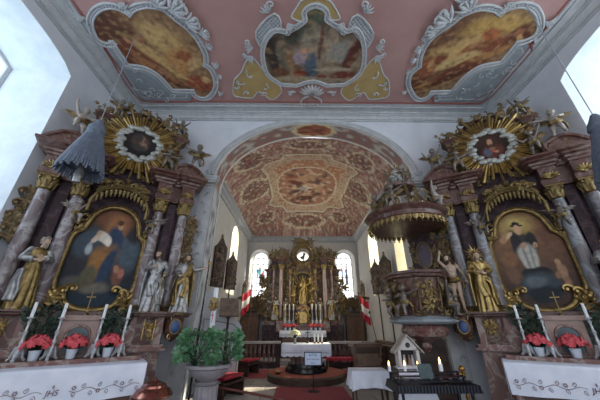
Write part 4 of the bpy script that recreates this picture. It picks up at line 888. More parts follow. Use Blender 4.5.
# ---- statues on the right altar
t = thing('martyr_statue', 'pale bare-bodied martyr statue with a gilded loincloth, on the left end of the right altar', 'statue', A(1, -1.6, -.3, 1.8), AR(1, .1), None, K)
b = MB(); hc = (-.05, -.02, 1.6); q = head(b, hc, -.4, -.25); cap(b, (-.03, .01, 1.52), (0, .02, 1.4), .05, .06)
b.ell((0, .01, 1.28), (.155, .1, .15)); b.ell((.01, 0, 1.1), (.125, .088, .12)); b.ell((.03, .01, .95), (.14, .1, .1))
for s, e, h, d in ((-1, (-.3, .04, 1.56), (-.24, .1, 1.78), (.2, .1, 1)), (1, (.28, .1, 1.16), (.34, -.02, .94), (.2, -.3, -1))):
    cap(b, (s * .165, .01, 1.37), e, .055, .044); cap(b, e, h, .043, .028); hand(b, h, d, (0, -1, .2), 1.05, .7)
for s, kn, an in ((-1, (-.07, -.09, .5), (-.08, 0, .09)), (1, (.1, -.03, .5), (.12, .01, .09))):
    cap(b, (s * .075 + .03, .01, .92), kn, .088, .06); cap(b, kn, an, .056, .036); cap(b, an, (an[0] + s * .02, an[1] - .15, .03), .04, .028); b.ell((an[0], an[1] + .01, .05), .042)
blob('figure', b, mat('martyr_flesh', 'BFA894', .5, c2='A8907C', sc=6), t, .014, 2); hair('hair', hc, q, HAIRB, t, 1, True, True)
c = MB(); drape(c, [(-.14, .06, .98), (-.1, -.1, .93), (.05, -.13, .92), (.18, -.06, .99), (.15, .1, .98)], .12, .03, 5, 2); drape(c, [(.16, -.06, .97), (.24, -.08, .84), (.22, -.06, .68)], .1, .026, 4, 3); drape(c, [(.15, .1, .97), (0, .13, .95), (-.14, .06, .97)], .12, .03, 5, 1); blob('loincloth', c, GOLD, t, .016, 1)
MB().lathe([(.27, -.06), (.28, -.02), (.25, 0), (0, 0)], n=8).build('plinth', OLDGOLD, t)
tr = MB(); tr.tube([(.1, .16, 0), (.06, .18, .6), (-.02, .19, 1.1), (-.12, .17, 1.5), (-.2, .16, 1.85)], [.07, .06, .05, .045, .03], 8); tr.tube([(-.02, .19, 1.1), (.14, .18, 1.35), (.2, .17, 1.55)], [.035, .03, .02], 6); carve(tr, -.2, .16, 1.8, .3, .2, 6, 4, .14); tr.build('tree_stump', OLDGOLD, t)
t = thing('saint_statue', 'all-gilded saint statue with a large star of rays, on the right altar', 'statue', A(1, -1.06, -.36, 1.8), AR(1, .25), None, K)
saint(t, GOLDB, GOLDB, (((-.27, -.05, 1.14), (-.08, -.22, 1.08), (.8, -.4, .2)), ((.28, -.06, 1.14), (.08, -.24, 1.02), (-.8, -.4, .2))), hair_m=GOLD, yaw=.2, tilt=.1, seed=6, beard=False, long=True)
halo('halo', GOLDB, t, (.04, .1, 1.66), .34, 14, .3)
t = thing('saint_statue', 'silvered saint statue before the outer columns of the right altar', 'statue', A(1, 1.06, -.34, 1.8), AR(1, -.35), None, K)
saint(t, SILVER, GOLD, (((-.27, -.05, 1.14), (-.08, -.22, 1.15), (.8, -.3, .3)), ((.28, -.06, 1.16), (.2, -.22, 1.0), (-.2, -.8, .2))), yaw=-.4, seed=7)
# ---- putti
def put(side, x, y, z, pose, lab, skin=PEWTER, s=1.0, extra=0, **k):
    t = thing('putto_statue', lab, 'statue', A(side, x, y, z), AR(side, extra), None, s); return putto(t, skin, pose, **k)
put(-1, -1.26, -.2, 5.62, 0, 'winged putto with one arm raised, seated on the outer scroll gable of the left altar', SKINP, 1.0, .3)
put(-1, 1.44, -.2, 5.62, 3, 'dark winged putto leaning on the inner scroll gable of the left altar beside the arch', PEWTER, 1.0, -.3, hair_m=GOLD)
put(-1, .72, -.22, 5.22, 2, 'silvery putto at the lower right of the left sunburst', PEWTER, .95, .2)
put(-1, .86, -.05, 6.56, 1, 'small putto at the upper right of the left sunburst', PEWTER, .75, .2)
put(-1, -.66, -.08, 6.5, 3, 'small dark putto at the upper left of the left sunburst', PEWTER, .75, .4)
put(-1, -.74, -.06, 3.52, 1, 'pale putto at the upper left corner of the left altar painting', SKINP, .78, .3, wing_m=PEWTER)
put(-1, .74, -.06, 3.5, 2, 'grey putto at the upper right corner of the left altar painting', PEWTER, .74, -.3, wing_m=PEWTER)
put(1, -1.4, -.2, 5.52, 1, 'dark winged putto on the inner scroll gable of the right altar, nearest the arch', PEWTER, 1.0, .3)
put(1, -.86, -.24, 5.22, 2, 'dark putto seated under the left edge of the right sunburst', PEWTER, 1.0, .1)
put(1, 1.3, -.2, 5.64, 3, 'winged putto seated on the outer scroll gable of the right altar under the window', SKINP, 1.0, -.3)
put(1, .86, -.05, 6.56, 0, 'small dark putto on the upper cornice, right of the right sunburst', PEWTER, .75, -.3)
put(1, .78, -.2, 5.3, 1, 'grey putto on the cornice under the right edge of the right sunburst', PEWTER, .9, -.3)
put(1, -.76, -.06, 3.5, 1, 'grey putto at the upper left corner of the right altar painting', PEWTER, .78, .3, wing_m=PEWTER)
put(1, .74, -.06, 3.5, 3, 'grey putto at the upper right corner of the right altar painting', PEWTER, .78, -.3, wing_m=PEWTER)
# ---- altar cloths
def altar_cloth(side, lab, x0, x1):
    o = thing('altar_cloth', lab, 'altar cloth', A(side, 0, -1.0, .99), AR(side)); mb = MB(); n = 60
    yf = -.41; drop = .44
    rows = [(.3, .004), (0, .004), (-.3, .004), (-.39, .004), (yf, -.004), (yf - .012, -.04), (yf - .014, -.2), (yf - .014, -.32), (yf - .014, -drop)]
    for y, z in rows:
        for i in range(n + 1):
            x = x0 + (x1 - x0) * i / n; w = .012 * sin(x * 7) * sm(0, .4, -z) + .006 * sin(x * 17 + 1) * sm(.1, .4, -z); mb.v.append((x, y - abs(w), z - .01 * sm(.3, .44, -z) * sin(x * 5)))
    mb.f = [(j * (n + 1) + i, j * (n + 1) + i + 1, (j + 1) * (n + 1) + i + 1, (j + 1) * (n + 1) + i) for j in range(len(rows) - 1) for i in range(n)]
    mb.build('cloth', LINEN, o, 60)
    for s, x in ((-1, x0), (1, x1)):
        m2 = MB(); m2.add([(x, .3, .003), (x, yf, .003), (x + s * .012, yf - .015, -.1), (x + s * .015, yf - .03, -.5), (x + s * .02, -.2, -.72), (x + s * .02, .0, -.6), (x + s * .015, .3, -.5)], [(0, 1, 2, 3, 4, 5, 6)]); m2.build('side_drop', LINEN, o)
    e = MB(); yy = yf - .032; X = (V((1, 0, 0)), V((0, 0, 1)), V((0, -1, 0)))
    AXB = (X[0], X[1], V((0, -.02, 0))); pieces = [(x0 + .06, -.15), (.15, x1 - .06)]
    for p0, p1 in pieces:
        nn = int((p1 - p0) / .02); e.tube([(p0 + (p1 - p0) * i / nn, yy, -.285 + .022 * sin((p0 + (p1 - p0) * i / nn) * 21)) for i in range(nn + 1)], .0042, 4)
        k = 0; x = p0 + .05
        while x < p1 - .04:
            up = 1 if k % 2 else -1; zz = -.285 + .02 * up
            scroll(e, (x, yy, zz), up * .5, .1, .0045, 1.25, up, AXB); scroll(e, (x + .01, yy, zz), pi - up * .4, .075, .004, 1.2, -up, AXB)
            if k % 3 == 0:
                for j in range(6): e.ell((x + .02 * cos(j * pi / 3), yy, -.285 - up * .03 + .02 * sin(j * pi / 3)), (.011, .002, .011), n=6, h=4)
            x += .1; k += 1
    e.build('embroidered_border', BROWNST, o)
    cu = bpy.data.curves.new('monogram', 'FONT'); cu.body = 'JHS'; cu.size = .1; cu.align_x = 'CENTER'; cu.extrude = .001; cu.shear = .12
    tmp = bpy.data.objects.new('monogram', cu); COL.objects.link(tmp); dg = bpy.context.evaluated_depsgraph_get(); me = bpy.data.meshes.new_from_object(tmp.evaluated_get(dg)); bpy.data.objects.remove(tmp)
    me.transform(M.Translation((-.04, yy - .002, -.325)) @ M.Rotation(R(90), 4, 'X')); me.materials.clear(); me.materials.append(REDST); link('monogram', me, o)
    c = MB().bx(-.044, -.036, yy - .004, yy, -.245, -.195); c.bx(-.056, -.024, yy - .004, yy, -.222, -.214); c.build('monogram_cross', REDST, o)
    return o
altar_cloth(-1, 'white cloth with brown scroll embroidery hanging over the left side altar', -1.14, 1.1)
altar_cloth(1, 'white cloth with brown scroll embroidery hanging over the right side altar', -1.1, 1.14)
# ---- candlesticks with tall white candles
def candlestick(lab, loc, rz, g):
    t = thing('candlestick', lab, 'candlestick', loc, rz, g)
    mb = MB()
    for k in range(3):
        a = pi / 2 + k * 2 * pi / 3 + pi; d = V((cos(a), sin(a), 0)); mb.tube([V((0, 0, .2)) + d * .03, V((0, 0, .13)) + d * .05, V((0, 0, .05)) + d * .075, V((0, 0, .02)) + d * .11], [.028, .034, .024, .02], 7); mb.ell(V((0, 0, .02)) + d * .11, .024, n=8, h=6)
    mb.ell((0, 0, .12), (.05, .05, .09), n=10, h=8); mb.build('tripod_foot', CANDLESILVER, t)
    mb = MB().lathe([(.03, .18), (.022, .22), (.034, .26), (.018, .3), (.02, .36), (.032, .4), (.018, .43), (.016, .52), (.026, .56), (.014, .58), (.02, .6)], n=14); mb.build('stem', CANDLESILVER, t)
    MB().lathe([(.015, .59), (.05, .605), (.055, .62), (.03, .615), (.0, .615)], n=16).build('drip_pan', CANDLESILVER, t)
    c = MB().lathe([(.024, .615), (.023, .84), (.018, .847), (0, .845)], n=14).build('candle', WAX, t); MB().tube([(0, 0, .84), (.002, 0, .862)], .003, 5).build('wick', BLACK, c)
    return t
first = None
for side, xs, names in ((-1, (-.66, -.27, .3, .68), ('leftmost of four on the left altar', 'second from left on the left altar', 'third from left on the left altar', 'rightmost of four on the left altar')),
                        (1, (-.66, -.33, .3), ('leftmost of three on the right altar', 'between the red plants of the right altar', 'rightmost of three on the right altar'))):
    for x, nm in zip(xs, names):
        l = A(side, x, -.86, 1.06); lab = 'silver tripod candlestick with white candle, ' + nm; g = 'candlesticks on the side altars'
        if first is None: first = candlestick(lab, l, AR(side), g)
        else: dup(first, l, AR(side), lab)
# ---- red poinsettias
def poinsettia(lab, loc, g, seed=1):
    t = thing('potted_poinsettia', lab, 'potted plant', loc, seed, g, 1.0); r = random.Random(seed)
    MB().lathe([(.052, 0), (.056, .004), (.078, .13), (.084, .14), (.08, .145), (.07, .135), (0, .125)], n=20).build('pot', POTW, t)
    mb = MB(); rd = MB()
    for i in range(60):
        a = r.random() * 6.28; e = r.random(); p = V((cos(a) * .05 * e, sin(a) * .05 * e, .13 + .05 * r.random())); d = V((cos(a), sin(a), .1 + .5 * r.random())) * (.09 + .05 * r.random()); mb.leaf(p, d, .028)
    for k in range(6): mb.tube([(0, 0, .12), (.06 * cos(k), .06 * sin(k), .24)], .004, 4)
    mb.build('foliage', GREENL, t)
    for i in range(26):
        a = i * 2.4; e = sqrt(i / 26) * .2; c = V((cos(a) * e, sin(a) * e, .32 - e * e * 3.6 + .02 * r.random()))
        nn = V((cos(a) * e * 7, sin(a) * e * 7, .55)).normalized(); t1 = nn.cross(V((.3, .2, 1))).normalized(); t2 = nn.cross(t1)
        for k in range(8): b = 2 * pi * k / 8 + i; rd.leaf(c, (t1 * cos(b) + t2 * sin(b) + nn * (.15 + .3 * (k % 2))) * (.058 + .014 * r.random()), .023, nn, bend=.2)
    rd.build('red_bracts', REDF, t); return t
pf = None
for side, xs, names in ((-1, (-.46, .0, .5), ('leftmost of three on the left altar', 'middle of three on the left altar', 'rightmost of three on the left altar')), (1, (-.5, -.02), ('left of two on the right altar', 'right of two on the right altar'))):
    for x, nm in zip(xs, names):
        l = A(side, x, -.84, 1.06); lab = 'red poinsettia in a white pot, ' + nm
        if pf is None: pf = poinsettia(lab, l, 'poinsettias on the side altars')
        else: dup(pf, l, rnd.random() * 6, lab)
for side, w in ((-1, 'left'), (1, 'right')):
    t = thing('standing_cross', 'slender gilded cross standing before the painting of the %s altar' % w, 'cross', A(side, .02, -.58, 1.72), AR(side)); MB().tube([(0, 0, 0), (0, 0, .42)], .01, 6).bx(-.07, .07, -.008, .008, .31, .326).build('cross', GOLD, t); MB().lathe([(.05, 0), (.04, .03), (.012, .05)], n=12).build('foot', GOLD, t)

# ---- evergreen sprays behind the candles
def spray(lab, loc, rz, seed):
    t = thing('evergreen_spray', lab, 'greenery', loc, rz); g = random.Random(seed); st = MB(); m = MB()
    for i in range(7):
        a = (i - 3) * .13 + (g.random() - .5) * .1; L = .6 + .2 * g.random(); d = V((sin(a), -.1 + .1 * g.random(), cos(a))); p0 = V((0, 0, .05)); st.tube([p0, p0 + d * L * .5, p0 + d * L], [.008, .006, .003], 5)
        for k in range(26):
            p = p0 + d * L * (.15 + .85 * k / 25); b = g.random() * 6.28; q = (d * .6 + V((cos(b), sin(b), 0)) * .8).normalized(); m.leaf(p, q * (.1 + .04 * g.random()), .016, (0, -1, .2), .1)
    MB().lathe([(.06, 0), (.07, .08), (.05, .1), (0, .09)], n=14).build('vase', mat('dark_vase', '2A3030', .4), t); m.build('needles', mat('fir_green', '2A4634', .6, c2='182C20', sc=14, amt=.9), t); st.build('stems', WOODD, t)
for side, x, lab in ((-1, -.56, 'dark evergreen spray behind the candles, left of the tabernacle of the left altar'), (-1, .5, 'dark evergreen spray behind the candles, right of the tabernacle of the left altar'), (1, -.54, 'dark evergreen spray behind the candles, left of the tabernacle of the right altar'), (1, .56, 'dark evergreen spray behind the candles, right of the tabernacle of the right altar')):
    spray(lab, A(side, x, -.6, 1.06), AR(side), int(x * 100))
# ================================================================== PULPIT
def ring(r, n, a0=0): return [(r * cos(a0 + 2 * pi * i / n), r * sin(a0 + 2 * pi * i / n)) for i in range(n)]
def build_pulpit():
    t = thing('pulpit', 'red marble pulpit with gilded canopy, carved figures and sunburst on the right of the arch', 'pulpit', (2.32, 6.46, 0))
    b = MB().lathe([(.46, 1.66), (.5, 1.7), (.52, 1.9), (.58, 2.3), (.62, 2.5), (0, 2.5)], n=8, a0=pi / 8, a1=2 * pi + pi / 8 - 1e-9 + 0, c=(0, 0, 0)); tub = b.build('tub', MARBLE, t, 20)
    m = MB().lathe([(.6, 2.5), (.68, 2.53), (.69, 2.58), (.73, 2.6), (.73, 2.65), (.66, 2.67), (.5, 2.67), (.5, 2.6), (0, 2.6)], n=8, a0=pi / 8, a1=2 * pi + pi / 8); m.build('rim', MARBLE, tub, 20)
    m = MB().lathe([(.44, 1.56), (.66, 1.58), (.72, 1.62), (.7, 1.66), (.62, 1.68), (.56, 1.73), (.4, 1.73)], n=8, a0=pi / 8, a1=2 * pi + pi / 8); m.build('base_moulding', STUCCOG, tub, 20)
    m = MB().lathe([(0, 1.02), (.05, 1.04), (.1, 1.12), (.08, 1.2), (.2, 1.26), (.44, 1.34), (.5, 1.44), (.46, 1.54), (.4, 1.58)], n=24, flute=8, fd=.04); m.build('corbel', MARBLER, t)
    for k, a in enumerate((-pi / 2, -pi / 2 - pi / 4 * 2, -pi / 2 + pi / 2)):
        g = MB(); d = V((cos(a), sin(a), 0)); X = V((-sin(a), cos(a), 0)); ax = (X, V((0, 0, 1)), d); og = d * .555
        for i in range(18):
            u = 2 * pi * i / 18; p = og + X * .14 * cos(u) + V((0, 0, 2.12 + .27 * sin(u))) + d * .03 * sin(u); scroll(g, p, u + 1.2, .13, .016, 1.2, (-1) ** i, ax)
        carve(g, 0, 0, 2.12, .2, .42, 22, 90 + k, .11, ax, og); g.build('gilded_panel', GOLD, tub)
    for i in range(8):
        g = MB(); a = pi / 8 + i * pi / 4; d = V((cos(a), sin(a), 0)); X = V((-sin(a), cos(a), 0)); ax = (X, V((0, 0, 1)), d)
        scroll(g, d * .56 + V((0, 0, 1.74)), pi / 2, .3, .035, 1.1, (-1) ** i, ax); leafc(g, d * .6 + V((0, 0, 2.48)), -pi / 2, .3, .06, ax); shell(g, d * .6 + V((0, 0, 1.74)), .16, 5, ax); g.tube([d * .58 + V((0, 0, 1.72)), d * .6 + V((0, 0, 2.1)), d * .64 + V((0, 0, 2.5))], .022, 6); g.build('corner_scrolls', OLDGOLD, tub)
    # back panel towards the wall
    a = R(40); d = V((-cos(a), -sin(a), 0)); X = V((-sin(a), cos(a), 0)) * -1; q = M((X, V((0, 0, 1)).cross(X), V((0, 0, 1)))).transposed()
    c = V((.56, .42, 0)); m = MB().box(c + V((0, 0, 3.15)), (.72, .08, 1.2), m=q); bk = m.build('back_panel', MARBLED, t)
    ax = (X, V((0, 0, 1)), d); o = MB(); o.tube([c + d * .06 + X * .2 * cos(2 * pi * i / 24) + V((0, 0, 3.2 + .34 * sin(2 * pi * i / 24))) for i in range(24)], .03, 6, closed=True)
    o.build('oval_frame', OLDGOLD, bk)
    for s in (-1, 1): o = MB(); carve(o, s * .3, 0, 3.15, .1, 1.0, 18, 95 + s, .13, ax, c + d * .05); o.build('side_carving', OLDGOLD, bk)
    m = MB().add([c + d * .05 + X * .19 * cos(2 * pi * i / 24) + V((0, 0, 3.2 + .33 * sin(2 * pi * i / 24))) for i in range(24)], [tuple(range(24))]); m.build('oval_painting', mat('dusky_painting', '5C4A52', .5, c2='3C3442', sc=8, amt=.9), bk)
    # canopy
    prof = [(.6, 3.82), (.9, 3.82), (.9, 3.86), (.95, 3.88), (.93, 3.9), (.93, 4.0), (1.0, 4.04), (1.04, 4.09), (1.02, 4.12), (.9, 4.13), (.5, 4.16), (0, 4.18)]
    m = MB().lathe(prof, n=16, a0=pi / 16, a1=2 * pi + pi / 16); can = m.build('canopy', MARBLE, t, 25)
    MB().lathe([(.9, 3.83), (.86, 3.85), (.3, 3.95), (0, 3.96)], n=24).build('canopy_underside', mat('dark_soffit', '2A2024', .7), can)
    f = MB(); n = 44
    for i in range(n):
        a = 2 * pi * i / n; d = V((cos(a), sin(a), 0)); s_ = V((-sin(a), cos(a), 0)); r = .93
        f.add([d * r - s_ * .062 + V((0, 0, 3.86)), d * (r + .02) + V((0, 0, 3.86)), d * r + s_ * .062 + V((0, 0, 3.86)), d * r + s_ * .055 + V((0, 0, 3.77)), d * (r + .025) + V((0, 0, 3.73)), d * r - s_ * .055 + V((0, 0, 3.77))], [(0, 1, 4, 5), (1, 2, 3, 4)]); f.tube([d * r + V((0, 0, 3.75)), d * r + V((0, 0, 3.69))], [.01, .02], 6)
        if i % 2: f.ell(d * (r + .03) + V((0, 0, 3.8)), (.03, .03, .035), n=7, h=5)
    f.build('gilded_lambrequin', GOLD, can)
    for i in range(6):
        v = MB(); a = pi / 6 + i * pi / 3; d = V((cos(a), sin(a), 0)); X = V((-sin(a), cos(a), 0))
        v.tube([d * .9 + V((0, 0, 4.1)), d * .82 + V((0, 0, 4.35)), d * .55 + V((0, 0, 4.45)), d * .42 + V((0, 0, 4.7)), d * .36 + V((0, 0, 4.95))], [.07, .06, .055, .05, .05], 8, flat=.6); v.ell(d * .9 + V((0, 0, 4.14)), .09, n=10, h=7)
        ax = (X, V((0, 0, 1)), d); carve(v, 0, 0, 4.4, .2, .3, 6, 100 + i, .14, ax, d * .62); carve(v, 0, 0, 4.16, .5, .1, 7, 110 + i, .14, ax, d * .86); v.build('crown_volute', OLDGOLD, can)
    m = MB().lathe([(0, 4.86), (.3, 4.88), (.4, 4.92), (.42, 5.0), (.36, 5.04), (.2, 5.1), (0, 5.12)], n=16); m.build('crown_ring', MARBLE, can, 25)
    gl = MB(); gl.ell((0, 0, 5.34), .12, n=10, h=7); g_ = random.Random(4)
    for i in range(26):
        a = g_.random() * 6.28; b_ = (g_.random() - .5) * 2.4; gl.ell((.17 * cos(a) * cos(b_), .12 * sin(a) * cos(b_), 5.34 + .19 * sin(b_)), .05 + .02 * g_.random(), n=7, h=5)
    glo = gl.build('silver_cloud', CLOUD, can)
    ry = MB()
    for i in range(40):
        a = 2 * pi * i / 40; L = (.5, .38, .45, .34)[i % 4]; d = V((cos(a), 0, sin(a))); s_ = V((-sin(a), 0, cos(a))); c0 = V((0, .05, 5.34)); ry.add([c0 + d * .16 - s_ * .008, c0 + d * .16 + s_ * .008, c0 + d * L + s_ * .016, c0 + d * L - s_ * .016, c0 + d * .3 + V((0, -.02, 0))], [(0, 1, 4), (1, 2, 4), (2, 3, 4), (3, 0, 4), (0, 3, 2, 1)])
    ry.build('sunburst', OLDGOLD, glo)
    MB().bx(-.1, .12, -.9, -.86, 4.12, 4.2).build('white_tablet', WAX, can)
    return t
build_pulpit()
def pt_figure(a, r, z, lab, pose, s, skin=PEWTER, kind='putto_statue', hm=None):
    t = thing(kind, lab, 'statue', (2.32 + r * cos(a), 6.46 + r * sin(a), z), a + pi / 2, None, s); putto(t, skin, pose, hair_m=hm); return t
pt_figure(R(-128), .86, 4.12, 'dark putto on the left front rim of the pulpit canopy', 2, .85, hm=OLDGOLD)
pt_figure(R(-45), .84, 4.12, 'putto with gilded wings on the right front rim of the pulpit canopy', 0, .9, SKINP)
pt_figure(R(-90), .45, 4.98, 'small putto before the silver cloud on top of the pulpit canopy', 3, .55)
pt_figure(R(190), .8, 4.12, 'dark putto on the left side rim of the pulpit canopy, facing the nave', 1, .8)
pt_figure(R(18), .66, 4.12, 'dark putto on the right side rim of the pulpit canopy, near the altar', 1, .8)
for a, lab, pose in ((R(-142), 'dull silver seated figure on the left corner of the pulpit tub', 2), (R(-42), 'dull silver seated figure on the right corner of the pulpit tub', 0), (R(176), 'dark seated figure on the far left corner of the pulpit tub', 3)):
    pt_figure(a, .64, 1.7, lab, pose, .95, PEWTER, 'evangelist_statue', OLDGOLD)
# ================================================================== HIGH ALTAR
HX, HY = -.21, 14.25
def high_altar():
    t = thing('high_altar', 'tall carved high altar with columns and gilding below the round window in the chancel', 'altar', (HX, HY, 0)); z0 = .18
    MB().bx(-2.1, 2.1, -1.7, .6, 0, .18).build('step', STONE, t)
    b = MB().bx(-1.95, 1.95, -.25, .45, z0, 1.5); b.bx(-1.0, 1.0, -.9, -.2, z0, 1.2); b.build('base', MARBLED, t)
    MB().bx(-1.08, 1.08, -.95, -.2, 1.2, 1.26).build('altar_slab', MARBLER, t)
    for x0, x1 in ((-.92, -.34), (-.28, .28), (.34, .92)): MB().bx(x0, x1, -.915, -.9, z0 + .1, 1.1).build('front_panel', WOODM, t)
    # back wall of the altar with the central niche
    P = [(-1.9, 1.5), (1.9, 1.5), (1.9, 4.2), (1.5, 4.6), (.95, 4.7), (.85, 5.1), (.6, 5.4), (.36, 5.5), (0, 5.55), (-.36, 5.5), (-.6, 5.4), (-.85, 5.1), (-.95, 4.7), (-1.5, 4.6), (-1.9, 4.2)]
    hole = [(.02 + .36 * cos(2 * pi * i / 24), 4.97 + .36 * sin(2 * pi * i / 24)) for i in range(24)]
    mb = MB(); top = [p for p in P if p[1] >= 4.19]
    mb.bx(-1.9, 1.9, .1, .4, 1.5, 4.2); mb.prism([(-1.9, 4.2), (1.9, 4.2), (1.5, 4.58), (-1.5, 4.58)], .1, .4)
    for i in range(24):   # pierced upper field round the light
        a = 2 * pi * i / 24; c = 2 * pi * (i + 1) / 24; o = lambda q: (.02 + .66 * cos(q) * (1.15 if sin(q) < 0 else 1), max(4.5, 4.97 + .66 * sin(q)))
        mb.prism([hole[i], hole[(i + 1) % 24], o(c), o(a)], .12, .36)
    mb.build('back_panel', mat('altar_dark', '5C463E', .5, c2='3E302C', sc=4), t)
    for s in (-1, 1):
        for x, y, r in ((s * .66, .0, .075), (s * 1.12, -.22, .11), (s * 1.5, -.02, .09), (s * 1.8, .06, .075)):
            top = 4.15 if abs(x) > 1 else 3.95
            if abs(x) > 1.7: top = 3.6
            p = MB().bx(x - r * 1.5, x + r * 1.5, y - r * 1.5, .15, 1.2, 1.66); p.bx(x - r * 1.8, x + r * 1.8, y - r * 1.8, .15, 1.62, 1.68); p.build('pedestal', MARBLER, t)
            m = MB(); shaft(m, x, y, 1.8, top - .02, r); co_ = m.build('column', mat('pale_rose_marble', 'A28E86', .3, c2='7E6460', sc=4, amt=.9) if abs(abs(x) - 1.12) < .01 or abs(x) > 1.7 else MARBLER, t)
            m = MB(); cbase(m, x, y, 1.68, r); m.build('base', GOLD, co_); m = MB(); capital(m, x, y, top - .03, r, .26); m.build('capital', GOLD, co_)
            e = MB().bx(x - r * 1.5, x + r * 1.5, y - r * 1.5, .2, top + .22, top + .44); e.build('entablature_block', MARBLED, t)
            pth = [(x - r * 1.5, .2), (x - r * 1.5, y - r * 1.5), (x + r * 1.5, y - r * 1.5), (x + r * 1.5, .2)]
            m = MB().sweep(pth, [(-.05, top + .42), (.02, top + .42), (.05, top + .48), (.1, top + .5), (.12, top + .56), (-.05, top + .56)]); m.build('cornice', MARBLE, t)
        w = MB(); carve(w, s * 2.0, .0, 2.9, .3, 1.7, 60, 120 + s, .22); w.build('carved_wing', OLDGOLD, t); w = MB(); carve(w, s * 1.3, -.1, 4.85, .8, .4, 50, 122 + s, .22); carve(w, s * .95, -.1, 4.35, .5, .4, 26, 126 + s, .18)
        scroll(w, (s * 1.45, -.1, 4.75), pi / 2 + s * .4, .8, .07, 1.2, s); scroll(w, (s * 1.8, .0, 4.2), pi / 2 + s * .3, .6, .06, 1.2, s); carve(w, s * .95, -.05, 5.1, .3, .5, 20, 124 + s, .2)
        w.build('upper_carving', OLDGOLD, t)
        for x_, z_, n_, sd, mm_ in ((.45, 2.9, 40, 130, GOLD), (1.3, 2.9, 40, 134, PEWTER), (.88, 3.2, 46, 137, OLDGOLD), (1.66, 2.7, 40, 143, PEWTER)): w = MB(); carve(w, s * x_, -.0, z_, .2, 1.6, n_, sd + s, .18); w.build('carved_foliage', mm_, t)
    # light surround with cloud, rays, crown
    m = MB(); m.tube([(.02 + .38 * cos(2 * pi * i / 28), .06, 4.97 + .38 * sin(2 * pi * i / 28)) for i in range(28)], .045, 6, closed=True)
    for i in range(30):
        a = 2 * pi * i / 30; scroll(m, (.02 + .42 * cos(a), .05, 4.97 + .42 * sin(a)), a + .6, .26, .035, 1.1, (-1) ** i); leafc(m, (.02 + .45 * cos(a), .04, 4.97 + .45 * sin(a)), a, .28, .05)
    carve(m, .02, .03, 5.6, .8, .3, 36, 140, .2); carve(m, .02, .0, 4.42, 1.0, .3, 40, 141, .2); m.build('window_surround', OLDGOLD, t)
    f = MB(); f.ell((.06, .2, 4.9), (.07, .05, .14)); f.ell((.08, .2, 5.07), .055); f.ell((-.04, .2, 4.84), (.1, .05, .08)); cap(f, (.1, .2, 4.98), (.2, .2, 5.05), .03, .02); blob('silhouette_group', f, OLDGOLD, t, .02, 2)
    # Madonna niche with rays
    P = [(.5, 2.3)] + [(.5 * cos(pi * i / 14), 3.6 + .42 * sin(pi * i / 14)) for i in range(15)] + [(-.5, 2.3)]
    n_ = MB().prism(P, .08, .1).build('niche', mat('niche_dark', '2C2018', .6), t)
    m = MB().tube([(x, .03, z) for x, z in P[1:-1]], .05, 6); m.tube([(.5, .03, 2.3), (.5, .03, 3.6)], .05, 6).tube([(-.5, .03, 2.3), (-.5, .03, 3.6)], .05, 6); m.build('gilded_arch', GOLD, n_)
    r_ = MB()
    for i in range(40):
        a = 2 * pi * i / 40; d = V((cos(a), 0, sin(a) * 1.5)); s_ = V((-sin(a), 0, cos(a))); c0 = V((0, .05, 3.1)); L = (.5, .4)[i % 2]; r_.add([c0 + d * .15 - s_ * .012, c0 + d * .15 + s_ * .012, c0 + d * L + s_ * .024, c0 + d * L - s_ * .024, c0 + d * .3 + V((0, -.03, 0))], [(0, 1, 4), (1, 2, 4), (2, 3, 4), (3, 0, 4), (0, 3, 2, 1)])
    r_.build('gilded_rays', GOLDB, n_)
    m = MB().lathe([(.34, 1.5), (.36, 1.54), (.3, 1.58), (.28, 2.1), (.34, 2.14), (.36, 2.2), (.2, 2.36), (.1, 2.42), (0, 2.44)], (0, -.3, 0), 12, sy=.8); tb = m.build('tabernacle', MARBLER, t)
    m = MB().bx(-.13, .13, -.6, -.5, 1.58, 2.06); m.tube([(-.15, -.58, 1.58), (-.15, -.58, 2.0), (0, -.6, 2.16), (.15, -.58, 2.0), (.15, -.58, 1.58)], .03, 6); carve(m, 0, -.55, 2.26, .4, .14, 14, 150, .13)
    for s in (-1, 1): carve(m, s * .24, -.5, 1.85, .1, .5, 12, 152 + s, .12)
    m.build('tabernacle_door', GOLDB, tb)
    MB().bx(-1.0, 1.0, -.5, -.24, 1.26, 1.5).build('gradine', MARBLE, t)
    return t
high_altar()
def hst(x, y, z, k, lab, rm, mm, seed, arms=0, **kw):
    t = thing('saint_statue', lab, 'statue', (HX + x, HY + y, z), kw.pop('rz', 0), None, k)
    AA = ((((-.27, -.05, 1.14), (-.08, -.22, 1.1), (.8, -.4, .2)), ((.3, -.04, 1.24), (.46, -.1, 1.34), (1, -.1, .25))), (((-.3, -.04, 1.24), (-.46, -.1, 1.3), (-1, -.1, .25)), ((.27, -.06, 1.14), (.07, -.24, 1.05), (-.8, -.4, .2))))
    return saint(t, rm, mm, AA[arms], seed=seed, **kw)
hst(0, -.06, 2.46, .72, 'all-gilded statue of a robed woman with rays in the middle of the high altar', GOLDB, GOLDB, 11, 0, skin=GOLDB, hair_m=GOLDB, beard=False, long=True)
hst(-1.38, -.36, 1.72, .62, 'silver and gold saint statue beside the left column of the high altar', SILVER, GOLD, 12, 1, yaw=.3)
hst(1.38, -.36, 1.72, .62, 'silver and gold saint statue beside the right column of the high altar', SILVER, GOLD, 13, 0, yaw=-.3)
hst(-.88, -.2, 1.7, .6, 'small gilded saint statue just left of the high altar tabernacle', PEWTER, GOLD, 14, 1, yaw=.3)
hst(.86, -.2, 1.7, .6, 'small gilded saint statue just right of the high altar tabernacle', PEWTER, GOLD, 15, 0, yaw=-.3)
